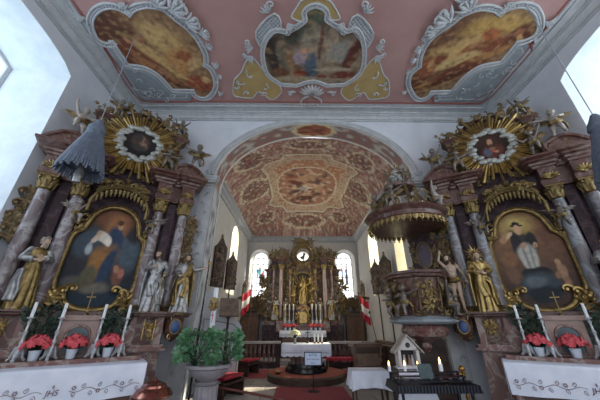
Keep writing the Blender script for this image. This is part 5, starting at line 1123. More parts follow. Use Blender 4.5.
for x, z, p, lab in ((-1.5, 4.72, 0, 'putto on the left outer cornice of the high altar'), (1.5, 4.72, 3, 'putto on the right outer cornice of the high altar'), (-1.1, 4.72, 2, 'putto on the left main column of the high altar'), (1.1, 4.72, 1, 'putto on the right main column of the high altar'), (-.42, 5.34, 2, 'small putto left above the round window of the high altar'), (.46, 5.34, 0, 'small putto right above the round window of the high altar'), (-.42, 3.66, 1, 'gilded putto at the upper left of the gilded niche'), (.42, 3.66, 3, 'gilded putto at the upper right of the gilded niche')):
    t = thing('putto_statue', lab, 'statue', (HX + x, HY - (.2 if z > 4 else .02) - (.12 if abs(x) == 1.1 else 0), z), 0, None, .7); putto(t, GOLD if 'gilded' in lab else PEWTER, p, hair_m=OLDGOLD)
def lace_cloth(name, lab, loc, w, d, drop, ends=.0):
    o = thing(name, lab, 'altar cloth', loc); mb = MB(); n = 72; rows = [(d / 2, 0), (0, 0), (-d / 2, 0), (-d / 2 - .012, -.02)] + [(-d / 2 - .016, -drop * k / 4) for k in range(1, 5)]
    for j, (y, z) in enumerate(rows):
        for i in range(n + 1):
            x = -w / 2 + w * i / n; q = sm(0, drop, -z); mb.v.append((x, y - abs(.018 * q * sin(x * 13 + sin(x * 5))), z - (.03 * abs(sin(x * 16)) if j == len(rows) - 1 else 0)))
    mb.f = [(j * (n + 1) + i, j * (n + 1) + i + 1, (j + 1) * (n + 1) + i + 1, (j + 1) * (n + 1) + i) for j in range(len(rows) - 1) for i in range(n)]
    for s in (-1, 1):
        mb.grid(10, 4, lambda a, b, s=s: (s * (w / 2 + .008 + .012 * sin(a * 14) * b), d / 2 - d * a, -b * drop * (1 - .0) * .95 + .001))
    mb.build('cloth', LINEN, o, 60)
    lb = MB(); yy = -d / 2 - .04
    for i in range(int(w / .075)):
        x = -w / 2 + .04 + i * .075; c = V((x, yy, -drop * .72)); lb.tube([c + V((.028 * cos(k * pi / 4), 0, .03 * sin(k * pi / 4))) for k in range(8)], .0045, 4, closed=True); lb.tube([c + V((.012 * cos(k * pi / 3), 0, .012 * sin(k * pi / 3))) for k in range(6)], .004, 4, closed=True)
    lb.tube([(-w / 2, yy, -drop * .52), (w / 2, yy, -drop * .52)], .004, 4); lb.build('lace_border', mat('lace_thread', 'A9A8B4', .9), o); return o
lace_cloth('altar_cloth', 'white lace-edged cloth hanging over the high altar table', (HX - .02, HY - .58, 1.27), 2.1, .72, .24)
hc = None
for i, x in enumerate((-.86, -.66, -.46, .44, .64, .84)):
    lab = 'tall white candle on the high altar, %s of the tabernacle' % ('outermost left', 'second from left, left', 'innermost left', 'innermost right', 'second from right, right', 'outermost right')[i]
    l = (HX + x, HY - .38, 1.5)
    hc = hc or first; dup(hc, l, 0, lab, 'candlesticks on the high altar', 1.1)
for i, x in enumerate((-.82, -.62, -.42, .38, .58, .78)):
    lab = 'red poinsettia in a white pot on the high altar, %s of the tabernacle' % ('outermost left', 'middle one left', 'innermost left', 'innermost right', 'middle one right', 'outermost right')[i]
    dup(pf, (HX + x, HY - .66, 1.28), i * 1.3, lab, 'poinsettias on the high altar', .78)
# panelled wooden dado with gilded busts either side
for s, nm in ((-1, 'left'), (1, 'right')):
    x0, x1 = (CL + .05, HX - 2.2) if s < 0 else (HX + 2.2, CR - .05); xm = (x0 + x1) / 2
    t = thing('wooden_panelling', 'dark wooden panelling against the end wall, %s of the high altar' % nm, 'panelling', (xm, 14.7, 0)); w = abs(x1 - x0)
    MB().bx(-w / 2, w / 2, -.15, .25, 0, 2.05).build('carcass', WOODM, t); MB().bx(-w / 2 - .03, w / 2 + .03, -.2, .25, 2.05, 2.13).build('top_board', WOODD, t)
    for k in (-1, 1):
        p = MB().bx(k * w / 4 - w * .19, k * w / 4 + w * .19, -.175, -.15, .5, 1.85); p.build('panel', mat('warm_panel', '7A5844', .5, c2='604434', sc=5), t)
    t = thing('carved_bouquet', 'gilded carved bouquet standing on the panelling %s of the high altar' % nm, 'ornament', (xm, 14.6, 2.13)); m = MB().lathe([(.1, 0), (.07, .06), (.13, .14), (.1, .22), (0, .22)], n=14); m.build('vase', OLDGOLD, t)
    m = MB(); carve(m, 0, 0, .42, .75, .45, 60, 160 + s, .22); m.build('foliage', OLDGOLD, t)
# ================================================================== COMMUNION RAIL
for s, nm, x0, x1 in ((-1, 'left', CL + .02, -1.15), (1, 'right', .75, CR - .02)):
    t = thing('communion_rail', 'dark balustrade with pale top slab across the chancel, %s of the free-standing altar' % nm, 'railing', ((x0 + x1) / 2, 12.0, 0)); w = x1 - x0
    MB().bx(-w / 2, w / 2, -.16, .16, .84, .92).build('top_slab', mat('pale_slab', 'B4B0B0', .5, c2='9A9698', sc=5), t); MB().bx(-w / 2, w / 2, -.14, .14, 0, .2).build('plinth', MARBLED, t)
    for k in (-1, 1): MB().bx(k * (w / 2 - .09) - .09, k * (w / 2 - .09) + .09, -.12, .12, .2, .84).build('end_post', MARBLED, t)
    n = int((w - .4) / .17); m = MB().lathe([(.05, .2), (.055, .24), (.03, .28), (.06, .4), (.065, .46), (.035, .6), (.03, .68), (.05, .74), (.045, .78), (.055, .84)], n=12); me = m.mesh('baluster', MARBLER)
    for i in range(n): o = link('baluster', me, t); o.location = (-w / 2 + .28 + (w - .56) * i / (n - 1), 0, 0)
# carpets
def carpet(lab, x0, x1, y0, y1, z=.008):
    mb = MB().bx(x0, x1, y0, y1, .001, z); o = mb.build('red_carpet', CARPET); tag(o, lab, 'carpet'); return o
carpet('red runner on the floor before the round altar platform', -1.05, .78, 4.6, 8.72); carpet('red carpet on the chancel floor between the left benches and the platform', -3.2, -1.5, 9.9, 11.7); carpet('red carpet under the chairs right of the platform', .95, 2.8, 9.9, 11.7)
# ================================================================== FREE-STANDING ALTAR
PX, PY = -.2, 9.85
t = thing('altar_platform', 'low round two-stepped platform carrying the free-standing altar', 'platform', (PX, PY, 0))
MB().lathe([(1.22, 0), (1.24, .16), (1.2, .2), (0, .2)], n=64).build('lower_step', mat('dark_step_edge', '4A3A34', .6, c2='33261F', sc=6), t)
MB().lathe([(1.19, .2), (1.19, .206), (0, .206)], n=64).build('carpet_top', mat('rust_carpet', '9A5648', .95, c2='84463C', sc=16, bump=.2, bsc=100), t)
MB().lathe([(.66, .205), (.68, .24), (.66, .32), (.6, .36), (.58, .44), (0, .44)], n=48).build('upper_step', BLACK, t)
t = thing('freestanding_altar', 'free-standing altar with dark marble pillars on the round platform', 'altar', (PX, PY, .44))
m = MB().bx(-.46, .46, -.24, .24, .0, .44); m.build('core', BLACK, t)
for x in (-.4, -.14, .14, .4): MB().lathe([(.1, 0), (.08, .05), (.12, .18), (.11, .28), (.07, .36), (.1, .44)], (x, -.24, 0), 14).build('pillar', MARBLE, t)
MB().bx(-.76, .76, -.36, .36, .44, .54).build('altar_slab', MARBLED, t)
lace_cloth('altar_cloth', 'white lace cloth over the free-standing altar', (PX, PY, .983), 1.56, .76, .32)
t = thing('flower_vase', 'glass vase with yellow and white flowers on the free-standing altar', 'vase', (PX - .36, PY - .2, .987))
MB().lathe([(.045, 0), (.05, .02), (.04, .1), (.055, .16), (.05, .16), (.035, .1), (0, .03)], n=16).build('vase', SILVER, t); m = MB(); g = random.Random(3)
for i in range(34):
    a = i * 2.4; e = sqrt(i / 34) * .18; m.ell((cos(a) * e, sin(a) * e, .38 - e * e * 5 + .02 * g.random()), (.04, .04, .032), n=7, h=5)
m.build('blooms', mat('yellow_blooms', 'DCD890', .7, c2='EEECDC', sc=20), t); m = MB()
for i in range(30): a = i * 2.4; m.leaf((0, 0, .15), V((cos(a), sin(a), .6 + .4 * g.random())) * .16, .02)
m.build('leaves', GREENL, t)
t = thing('standing_crucifix', 'small dark crucifix standing on the free-standing altar', 'cross', (PX + .06, PY, .987)); MB().lathe([(.06, 0), (.05, .03), (.015, .06)], n=12).build('foot', BLACK, t); MB().bx(-.01, .01, -.01, .01, .05, .42).bx(-.09, .09, -.01, .01, .3, .32).build('cross', IRON, t)
cc = None
for k, x in enumerate((.28, .4, .52)):
    lab = 'short white altar candle, %s of three at the right of the free-standing altar' % ('leftmost', 'middle', 'rightmost')[k]
    if cc is None:
        cc = thing('altar_candle', lab, 'candle', (PX + x, PY - .1, .987), 0, 'candles on the free-standing altar'); MB().lathe([(.04, 0), (.03, .03), (.03, .05), (0, .05)], n=12).build('holder', BRASS, cc); MB().lathe([(.022, .05), (.022, .26), (0, .265)], n=12).build('candle', WAX, cc)
    else: dup(cc, (PX + x, PY - .1, .987), 0, lab)
t = thing('flower_dish', 'small brown dish of flowers on the left of the round platform', 'dish', (PX - .86, PY - .55, .207)); MB().lathe([(.06, 0), (.12, .06), (.11, .06), (0, .02)], n=16).build('dish', COPPER, t); m = MB()
for i in range(16): m.ell((.08 * cos(i * 2.4) * sqrt(i / 16), .08 * sin(i * 2.4) * sqrt(i / 16), .08), .028, n=6, h=5)
m.build('blooms', mat('tan_blooms', 'B08A58', .7, c2='8A6A44', sc=20), t)
# sign on a stand
t = thing('sign_stand', 'dark-framed white notice with blue lettering on a thin stand before the platform', 'sign', (-.07, 8.15, 0))
MB().lathe([(.16, 0), (.15, .015), (.02, .03)], n=20).build('foot', IRON, t); MB().tube([(0, 0, .02), (0, 0, .6)], .012, 8).build('pole', IRON, t)
MB().bx(-.235, .235, -.012, .012, .57, .89).build('frame', mat('navy_frame', '1E2A4A', .4), t); bd = MB().bx(-.21, .21, -.016, -.01, .59, .865).build('notice', mat('notice_paper', 'C9DCF4', .6), t)
def text(s, size, loc, m_, parent, name='lettering', rot=None):
    cu = bpy.data.curves.new(name, 'FONT'); cu.body = s; cu.size = size; cu.align_x = 'CENTER'; cu.extrude = .0008
    tmp = bpy.data.objects.new(name, cu); COL.objects.link(tmp); dg = bpy.context.evaluated_depsgraph_get(); me = bpy.data.meshes.new_from_object(tmp.evaluated_get(dg)); bpy.data.objects.remove(tmp)
    me.transform(M.Translation(loc) @ M.Rotation(R(90), 4, 'X')); me.materials.clear(); me.materials.append(m_); return link(name, me, parent)
ink = mat('blue_ink', '2A4478', .6)
text('BITTE', .085, (0, -.018, .785), ink, bd); text('nicht betreten', .058, (0, -.018, .7), ink, bd); text('Danke', .05, (0, -.018, .62), ink, bd)
# ================================================================== CHANCEL FURNITURE
def bench(lab, loc, rz, w=.9):
    t = thing('kneeling_bench', lab, 'bench', loc, rz)
    for s in (-1, 1): MB().prism([(-.2, 0), (.24, 0), (.24, .42), (.16, .46), (-.2, .36)], s * w / 2 - .03, s * w / 2 + .03, lambda x, y, z: (y, x, z)).build('side_panel', WOODD, t)
    MB().bx(-w / 2, w / 2, -.2, .24, .3, .35).build('seat_board', WOODD, t); MB().bx(-w / 2 + .03, w / 2 - .03, .18, .24, .02, .4).build('front_board', WOODD, t)
    mb = MB(); mb.bx(-w / 2 - .0, w / 2 + .0, -.22, .26, .39, .46); mb.xf(M.Rotation(R(-3), 4, 'X')); o = mb.build('cushion', REDC, t); bv = o.modifiers.new('b', 'BEVEL'); bv.width = .025; bv.segments = 3; return t
bench('dark wooden bench with red cushion, the nearer of two left of the platform', (-2.15, 7.55, 0), R(68), .8)
bench('dark wooden bench with red cushion, the farther of two, near the left communion rail', (-2.15, 10.6, 0), R(72), .8)
def stall(lab, loc, rz, w, h=.95):
    t = thing('choir_stall', lab, 'pew', loc, rz)
    for s in (-1, 1): MB().prism([(-.3, 0), (.3, 0), (.3, .45), (.16, .55), (.12, h - .06), (-.02, h), (-.12, h - .04), (-.1, .5), (-.3, .45)], s * w / 2 - .035, s * w / 2 + .035, lambda x, y, z: (y, x, z)).build('side_panel', WOODM, t)
    MB().bx(-w / 2, w / 2, -.08, -.02, .1, h - .05).build('backrest', WOODD, t); MB().bx(-w / 2, w / 2, -.06, .3, .42, .46).build('seat', WOODM, t); MB().box((0, -.03, h), (w + .1, .2, .04)).build('book_ledge', WOODM, t); return t
stall('dark oak choir stall along the left chancel wall, behind the two benches', (-3.0, 9.2, 0), R(-90), 1.7, 1.0)
stall('dark oak choir stall along the right chancel wall beside the pulpit, the nearer one', (2.35, 8.4, 0), R(105), 1.5, .98)
stall('dark oak choir stall along the right chancel wall, the farther one behind the lectern', (2.55, 10.3, 0), R(95), 1.5, 1.0)
# painted panelling with scrolled ends on the left wall
t = thing('grey_panelling', 'pale grey painted stall back with a curved top inside the arch on the left', 'panelling', (-2.55, 8.05, 0), R(14))
P = [(-.55, .02), (.5, .02), (.52, 1.5), (.42, 1.62), (.32, 1.66), (.24, 2.0), (.08, 2.14), (-.06, 2.0), (-.2, 2.3), (-.4, 2.5), (-.55, 2.3)]
MB().prism(P, -.05, .05).build('back_panel', mat('pale_grey_paint', 'B4B6BC', .6, c2='A2A5AC', sc=4), t); m = MB()
m.tube([(-.5, -.06, .3), (.46, -.06, .3), (.46, -.06, 1.4), (.3, -.06, 1.55), (-.5, -.06, 1.7)], .014, 5, closed=True)
m.build('moulding', mat('dark_moulding', '6C5E58', .6), t)
t = thing('draped_book_stand', 'brown carved book stand beside the grey stall back on the left', 'lectern', (-2.34, 7.75, 0), R(20)); MB().lathe([(.13, 0), (.12, .05), (.04, .1), (.03, 1.68), (.08, 1.75)], n=14).build('post', WOODD, t)
MB().box((0, 0, 1.98), (.5, .06, .5), m=M.Rotation(R(-25), 3, 'X')).build('desk', mat('brown_carved_board', '7A685A', .6, c2='564840', sc=8, bump=.4, bsc=24), t)
# processional boards
def banner(lab, loc, rz, h, w=.4):
    t = thing('processional_board', lab, 'banner', loc, rz); z = loc[2]
    m = MB().prism([(-w / 2, 0), (w / 2, 0), (w / 2 * 1.05, h * .8), (w * .3, h * .86), (w * .1, h * .96), (0, h), (-w * .1, h * .96), (-w * .3, h * .86), (-w / 2 * 1.05, h * .8)], -.05, .05); m.build('board', WOODD, t)
    o = MB(); carve(o, 0, -.05, h * .42, w * .6, h * .66, 40, int(h * 100), .15); o.tube([(-w * .42, -.055, .05), (w * .42, -.055, .05), (w * .44, -.055, h * .78), (-w * .44, -.055, h * .78)], .015, 5, closed=True); o.build('carved_relief', mat('brown_relief', '6E5C4C', .55, c2='463A30', sc=12), t)
    f = MB().lathe([(.05, h - .02), (.03, h + .04), (.045, h + .08), (0, h + .14)], n=10); f.build('finial', OLDGOLD, t)
    MB().tube([(0, 0, -z + .0), (0, 0, .05)], .025, 8).build('pole', WOODD, t); return t
banner('dark carved processional board, the nearer of two on the left chancel wall', (-3.05, 8.7, 2.62), R(50), 1.6, .42)
banner('dark carved processional board, the farther of two on the left chancel wall, by the window', (-3.0, 10.2, 2.7), R(50), 1.3, .42)
banner('dark carved processional board, the nearer of two on the right chancel wall', (2.66, 9.55, 2.6), R(-50), 1.25, .42)
banner('dark carved processional board, the farther of two on the right chancel wall', (2.66, 10.75, 2.6), R(-50), 1.25, .42)
# small wall figures on brackets
for s, x, nm in ((-1, CL + .28, 'left'), (1, CR - .28, 'right')):
    t = thing('wall_bracket', 'small carved bracket on the %s chancel wall' % nm, 'bracket', (x, 13.4, 2.72), R(90) * -s); MB().lathe([(.02, -.3), (.1, -.12), (.2, -.02), (.2, 0), (0, 0)], n=12).bx(-.04, .04, 0, .3, -.12, -.02).build('bracket', OLDGOLD, t)
    t = thing('saint_statue', 'small dark saint statue on a bracket of the %s chancel wall' % nm, 'statue', (x, 13.4, 2.75), R(90) * -s, None, .42)
    saint(t, OLDGOLD, PEWTER, (((-.27, -.05, 1.14), (-.08, -.22, 1.1), (.8, -.4, .2)), ((.28, -.06, 1.16), (.1, -.22, 1.2), (-.8, -.3, .3))), seed=20 + s)
# flags
fred = mat('flag_red', 'B02436', .8); fwh = mat('flag_white', 'E2DDD8', .8)
def flag(lab, x, y, h, s):
    t = thing('flag', lab, 'flag', (x, y, 0)); MB().tube([(0, 0, 0), (0, 0, h)], .02, 8).ell((0, 0, h + .04), .045).build('pole', WOODM, t); MB().lathe([(.18, 0), (.17, .05), (.04, .08), (.035, .3)], n=16).build('foot', IRON, t)
    for k in range(3):
        def f(u, v, k=k):
            a = (k + v) / 3; L = .92 * a; return (s * (.02 + .36 * u * (1 - .1 * a) + .08 * a), -.04 * sin(u * 9 + a * 2) * (.5 + a) - .02, h - .08 - L - .36 * u * .7 + .02 * sin(u * 8))
        m = MB().grid(14, 10, f); o = m.build('white_stripe' if k == 1 else 'red_stripe', fwh if k == 1 else fred, t); so_ = o.modifiers.new('s', 'SOLIDIFY'); so_.thickness = .006
    return t
flag('red-white-red flag hanging on a pole, left of the high altar', -2.52, 12.4, 3.05, -1)
flag('red-white-red flag hanging on a pole, right of the high altar', 2.1, 11.75, 2.7, 1)
t = thing('candle_snuffer', 'long dark candle snuffer pole leaning by the right communion rail', 'pole', (2.75, 11.5, 0)); MB().tube([(.0, 0, 0), (-.3, .1, 2.0)], .014, 8).build('pole', WOODD, t); MB().lathe([(.0, 2.06), (.04, 1.98), (.05, 1.94)], (-.3, .1, 0), 10).build('snuffer_cone', IRON, t); MB().ell((-.12, .04, .8), .045).build('knob', IRON, t)
# lectern, chairs, table
t = thing('reading_desk', 'brown wooden reading desk with stepped shelves right of the platform', 'lectern', (1.45, 8.6, 0), R(8))
MB().bx(-.3, .3, -.18, .22, 0, .82).build('body', WOODM, t); MB().bx(-.42, .42, -.24, .26, .98, 1.06).build('top_board', WOODM, t); MB().box((0, -.2, .74), (.62, .04, .42), m=M.Rotation(R(-14), 3, 'X')).build('slanted_panel', mat('worn_wood', '6E5848', .5, c2='55443A', sc=6), t)
MB().bx(-.34, .34, -.2, .22, .82, .98).build('upper_shelf', WOODD, t)
ch = None
for i, (x, y) in enumerate(((.72, 10.45), (1.2, 10.45), (1.68, 10.4))):
    lab = 'dark chair with red seat cushion, %s of three right of the round platform' % ('leftmost', 'middle', 'rightmost')[i]
    if ch: dup(ch, (x, y, 0), 0, lab); continue
    ch = thing('side_chair', lab, 'chair', (x, y, 0), 0, 'red cushioned chairs'); MB().bx(-.21, .21, -.21, .21, .44, .52).build('seat_cushion', REDC, ch)
    for a in (-1, 1):
        for b in (-1, 1): MB().tube([(a * .2, b * .19, 0), (a * .19, b * .18, .45)], .016, 6).build('leg', IRON, ch)
    MB().bx(-.2, .2, .17, .2, .58, .72).build('backrest', WOODD, ch)
    for a in (-1, 1): MB().tube([(a * .18, .185, .45), (a * .18, .19, .74)], .013, 6).build('back_post', IRON, ch)
t = thing('side_table', 'small dark side table under a white cloth, left of the votive candles', 'table', (1.1, 7.0, 0))
MB().bx(-.38, .38, -.25, .25, .61, .64).build('tabletop', WOODD, t)
for a in (-1, 1):
    for b in (-1, 1): MB().bx(a * .33 - .02, a * .33 + .02, b * .2 - .02, b * .2 + .02, 0, .61).build('leg', WOODD, t)
def draped(name, lab, loc, rz, w, d, drop, amp=.03, k=9):
    o = thing(name, lab, 'tablecloth', loc, rz); mb = MB(); n = 120; per = []
    cr = [(-w / 2, -d / 2), (w / 2, -d / 2), (w / 2, d / 2), (-w / 2, d / 2)]
    for i in range(n):
        u = 4 * i / n; e = int(u); f = u - e; a, b = cr[e], cr[(e + 1) % 4]; per.append((a[0] + (b[0] - a[0]) * f, a[1] + (b[1] - a[1]) * f, e, f))
    for j in range(6):
        q = j / 5
        for i, (x, y, e, f) in enumerate(per):
            L = hypot(x, y); o_ = .012 + amp * q * (1 + sin(2 * pi * k * i / n + .7 * sin(i * .21))); hang = drop * (1 + .25 * (abs(f - .5) * 2) ** 3); mb.v.append((x + x / L * o_, y + y / L * o_, .002 - hang * q))
    mb.f = [(j * n + i, j * n + (i + 1) % n, (j + 1) * n + (i + 1) % n, (j + 1) * n + i) for j in range(5) for i in range(n)] + [tuple(range(n))]
    mb.build('cloth', LINEN, o, 60); return o
draped('tablecloth', 'white cloth draped over the small side table left of the votive candles', (1.1, 7.0, .642), 0, .78, .52, .3, .04, 13)
# dark pulpit stair under the pulpit
t = thing('pulpit_stair', 'dark wooden boarded stair under the pulpit, behind the little house shrine', 'stair', (2.55, 7.0, 0)); MB().prism([(-.4, 0), (.42, 0), (.42, 1.2), (.2, 1.45), (-.1, 1.35), (-.4, .95)], -.05, .12).build('boarded_side', WOODD, t); MB().tube([(-.42, -.07, .98), (-.1, -.07, 1.39), (.2, -.07, 1.49)], .03, 6).build('handrail', WOODM, t)
# ================================================================== FOREGROUND
# votive rack
t = thing('votive_rack', 'black iron votive candle rack with a ridged sloping tray', 'candle rack', (1.6, 4.95, 0))
for a in (-1, 1):
    for b in (-1, 1): MB().bx(a * .52 - .018, a * .52 + .018, b * .2 - .018, b * .2 + .018, 0, .66).build('leg', IRON, t)
m = MB(); m.prism([(-.64, .66), (.64, .66), (.6, .76), (-.6, .76)], -.3, .26); m.build('tray', IRON, t)
m = MB()
for k in range(26): m.box((-.6 + 1.2 * k / 25, -.31, .71), (.014, .02, .1))
m.build('ridges', mat('worn_iron', '3A3E48', .45, .5), t); m = MB()
for k, (y, z) in enumerate(((-.14, .79), (.02, .83), (.18, .87))):
    m.bx(-.58, .58, y - .05, y + .05, z - .012, z)
    for a in (-1, 1): m.bx(a * .56 - .01, a * .56 + .01, y - .02, y + .02, .74, z)
m.build('candle_shelf', IRON, t)
MB().box((-.05, -.02, .9), (.22, .02, .2), m=M.Rotation(R(-20), 3, 'X')).build('dark_card', mat('slate_card', '2A3A40', .4, c2='3E5450', sc=12), t)
flame = mat('flame', 'FFB060', .5, emit=6)
vc = None
for i, (x, y, z) in enumerate(((1.04, 5.13, .87), (1.3, 5.13, .87), (1.52, 5.13, .87), (1.9, 5.13, .87))):
    lab = 'lit white votive candle on the iron rack, %s' % ('leftmost', 'second from left', 'third from left', 'rightmost, by the brass post')[i]
    if vc: dup(vc, (x, y, z), i, lab, None, (1, .95, .9, 1.25)[i]); continue
    vc = thing('votive_candle', lab, 'candle', (x, y, z), 0, 'lit candles on the iron rack'); c = MB().lathe([(.026, 0), (.026, .085), (.02, .088), (0, .08)], n=14).build('wax', WAX, vc)
    MB().lathe([(.003, .08), (.012, .1), (.014, .115), (.008, .14), (0, .165)], n=10).build('flame', flame, vc)
vc.scale = (.95,) * 3
for i in range(7):
    o = thing('tea_light', 'unlit tea light in a dark cup on the front shelf of the iron rack', 'candle', (1.12 + .15 * i, 4.81, .79), 0, 'unlit tea lights on the iron rack') if i == 0 else dup(tl, (1.12 + .15 * i, 4.81, .79))
    if i == 0: tl = o; MB().lathe([(.03, 0), (.034, .03), (.03, .03), (.028, .02), (0, .02)], n=14).build('cup', mat('dark_cup', '2A3038', .3), o); MB().lathe([(.026, .02), (.024, .026), (0, .026)], n=12).build('wax', mat('grey_wax', 'A8B0BC', .5), o)
# shrine on a cloth-covered stand
t = thing('shrine_stand', 'low box stand under a white cloth behind the votive rack', 'stand', (1.56, 5.62, 0)); MB().bx(-.26, .26, -.14, .2, 0, .85).build('box', WOODD, t)
o = thing('shrine_cloth', 'white cloth spread over the stand under the little house shrine', 'cloth', (1.56, 5.62, .855)); m = MB()
m.grid(20, 16, lambda a, b: ((a - .5) * (.46 + .28 * b * b), .2 - .36 * min(1, b * 2.2) - max(0, b - .45) * .1 - .012 * abs(sin(a * 22)) * b, (0 if b < .4 else -(b - .4) * .85) + .002)); m.build('cloth', LINEN, o)
for s in (-1, 1): MB().grid(4, 8, lambda a, b, s=s: (s * (.25 + .02 * b), .2 - .36 * a, -.3 * b)).build('side_drop', LINEN, o)
t = thing('house_shrine', 'small white gabled house shrine with dark window and figures inside', 'shrine', (1.56, 5.66, .86)); wp = mat('white_paint', 'C9C9C6', .6, c2='B4B6B6', sc=6)
m = MB(); 
for s in (-1, 1): m.bx(s * .17 - .025, s * .17 + .025, -.1, .1, .03, .3)
m.bx(-.19, .19, -.12, .12, 0, .035); m.bx(-.19, .19, .08, .1, .03, .3); m.prism([(-.2, .28), (.2, .28), (0, .5)], -.1, .1); m.build('house', wp, t)
m = MB()
for s in (-1, 1): m.prism([(s * .27, .22), (s * .27, .25), (0, .545), (0, .51)], -.15, .13)
m.build('roof', mat('roof_boards', 'A8A49C', .7, c2='86827C', sc=10), t); MB().lathe([(.045, -.004), (.045, .004)], (0, 0, 0), 14, m=M.Rotation(R(90), 3, 'X')).xf(M.Translation((0, -.105, .36))).build('gable_rosette', GREENM, t)
MB().bx(-.145, .145, .06, .08, .035, .28).build('dark_interior', mat('dark_interior', '20242C', .7), t)
for k, (x, c) in enumerate(((-.06, 'B8B4AE'), (.03, '8A6A5A'), (.09, 'A8B0B8'))):
    m = MB().lathe([(.035, .035), (.028, .1), (.022, .15), (.01, .165)], (x, 0, 0), 12); m.ell((x, 0, .18), .02); m.build('figurine', mat('figurine_%d' % k, c, .5), t)
# brass stanchion, rope
def stanchion(lab, loc, h):
    t = thing('brass_stanchion', lab, 'barrier post', loc); MB().lathe([(.15, 0), (.15, .02), (.05, .04), (.03, .06)], n=24).build('foot', BRASS, t); MB().lathe([(.034, .05), (.032, h - .1), (.046, h - .09), (.046, h - .07), (.02, h - .05)], n=16).build('post', BRASS, t); MB().ell((0, 0, h), .05, n=18, h=12).build('ball', BRASS, t); return t
stanchion('brass barrier post with a ball top, right of the votive rack', (2.42, 5.45, 0), .86)
def rope(lab, p0, p1, sag, m_=None):
    p0 = V(p0); p1 = V(p1); t = thing('barrier_rope', lab, 'rope', p0); pts = [(p1 - p0) * (k / 16) + V((0, 0, -sag * 4 * (k / 16) * (1 - k / 16))) for k in range(17)]; MB().tube(pts, .024, 8).build('rope', m_ or mat('velvet_rope', '7A3038', .8, c2='5C2028', sc=20), t)
    for p in (pts[0], pts[-1]): MB().ell(p, .032).build('end_cap', BRASS, t)
rope('dark red barrier rope from the brass post to behind the votive rack', (2.37, 5.45, .78), (1.3, 5.38, .72), .06)
rope('dark red wooden barrier bar crossing low between the stone urn and the red runner', (-2.3, 6.5, .43), (.2, 6.3, .0 + .05), -.02, WOODR)
# stone urn with ivy
t = thing('stone_urn', 'fluted grey stone urn on a pillar with bushy green plants', 'planter', (-2.2, 6.0, 0))
MB().lathe([(.3, 0), (.3, .08), (.24, .12), (.21, .16), (.21, .54), (.25, .56)], n=48, flute=16, fd=.035).build('pillar', STONE, t)
u = MB().lathe([(.2, .54), (.22, .58), (.17, .6), (.2, .63), (.3, .68), (.35, .76), (.37, .81), (.43, .83), (.43, .87), (.38, .88), (.36, .84), (0, .83)], n=40).build('urn', STONE, t)
def bush(cx, cz, rx, rz, n, seed):
    g = random.Random(seed); m = MB(); st = MB()
    for i in range(n):
        a = g.random() * 6.28; b = (g.random() - .35) * 2.2; r = .45 + .6 * g.random() ** .5; p = V((cx + rx * r * cos(a) * cos(b * .7), rx * .8 * r * sin(a) * cos(b * .7), cz + rz * r * sin(b)))
        d = V((cos(a) + g.random() - .5, sin(a) + g.random() - .5, .5 * (g.random() - .3))).normalized(); L = .085 + .04 * g.random()
        m.leaf(p, d * L, L * .42, (g.random() - .5, -.8, g.random() - .2), .2)
        if i % 14 == 0: st.tube([(cx, 0, .83), V((cx, 0, .83)).lerp(p, .5) + V((0, 0, .04)), p], .006, 4)
    return m, st
for cx, cz, rx, rz, n, sd, nm in ((-.28, 1.12, .36, .36, 430, 1, 'left_plant'), (.32, 1.14, .26, .32, 290, 2, 'right_plant')):
    m, st = bush(cx, cz, rx, rz, n, sd); o = m.build('foliage', IVY, t); st.build('stems', GREENL, o)
# paschal candle
t = thing('paschal_candle', 'tall white paschal candle with gilded ornament on a stand between the urn plants', 'candle', (-2.36, 6.4, 0)); MB().lathe([(.2, 0), (.18, .05), (.05, .12), (.03, .3), (.05, .5), (.03, .7), (.035, 1.25), (.08, 1.35), (.1, 1.4), (.05, 1.42)], n=20).build('stand', BRASS, t)
c = MB().lathe([(.055, 1.4), (.054, 2.32), (.045, 2.33), (0, 2.31)], n=24).build('candle', WAX, t); m = MB()
for i in range(14): a = i * 2 * pi / 14; scroll(m, (.0 + .02 * cos(a), -.05, 1.98 + .05 * sin(a)), a, .16, .014, 1.2, (-1) ** i)
m.lathe([(.058, 1.88), (.075, 1.92), (.075, 1.96), (.058, 2.0)], n=24); m.build('gilded_ornament', GOLDB, c); m = MB().bx(-.006, .006, -.06, -.052, 1.6, 1.84); m.bx(-.03, .03, -.06, -.052, 1.74, 1.755); m.build('red_cross', fred, c)
for s in (-1, 1):
    f = MB(); f.ell((s * .09, -.05, 1.3), (.05, .045, .07)); f.ell((s * .09, -.06, 1.41), .04); cap(f, (s * .07, -.08, 1.33), (s * .03, -.1, 1.4), .02, .016); f.ell((s * .13, -.02, 1.34), (.05, .02, .06)); blob('cherub', f, COPPER, t, .014, 2)
# copper font lid
t = thing('baptismal_font', 'round font with a polished domed copper lid at the left altar corner', 'font', (-2.78, 5.1, 0)); MB().lathe([(.26, 0), (.24, .06), (.12, .12), (.12, .3), (.24, .42), (.27, .5), (.27, .54)], n=32).build('basin', STONE, t)
l = MB().lathe([(.29, .54), (.3, .57), (.28, .59), (.25, .64), (.19, .67), (.18, .7), (.14, .72), (.07, .75), (.0, .76)], n=40).build('copper_lid', COPPER, t); MB().lathe([(.02, .75), (.03, .78), (0, .81)], n=14).build('knob', COPPER, l)
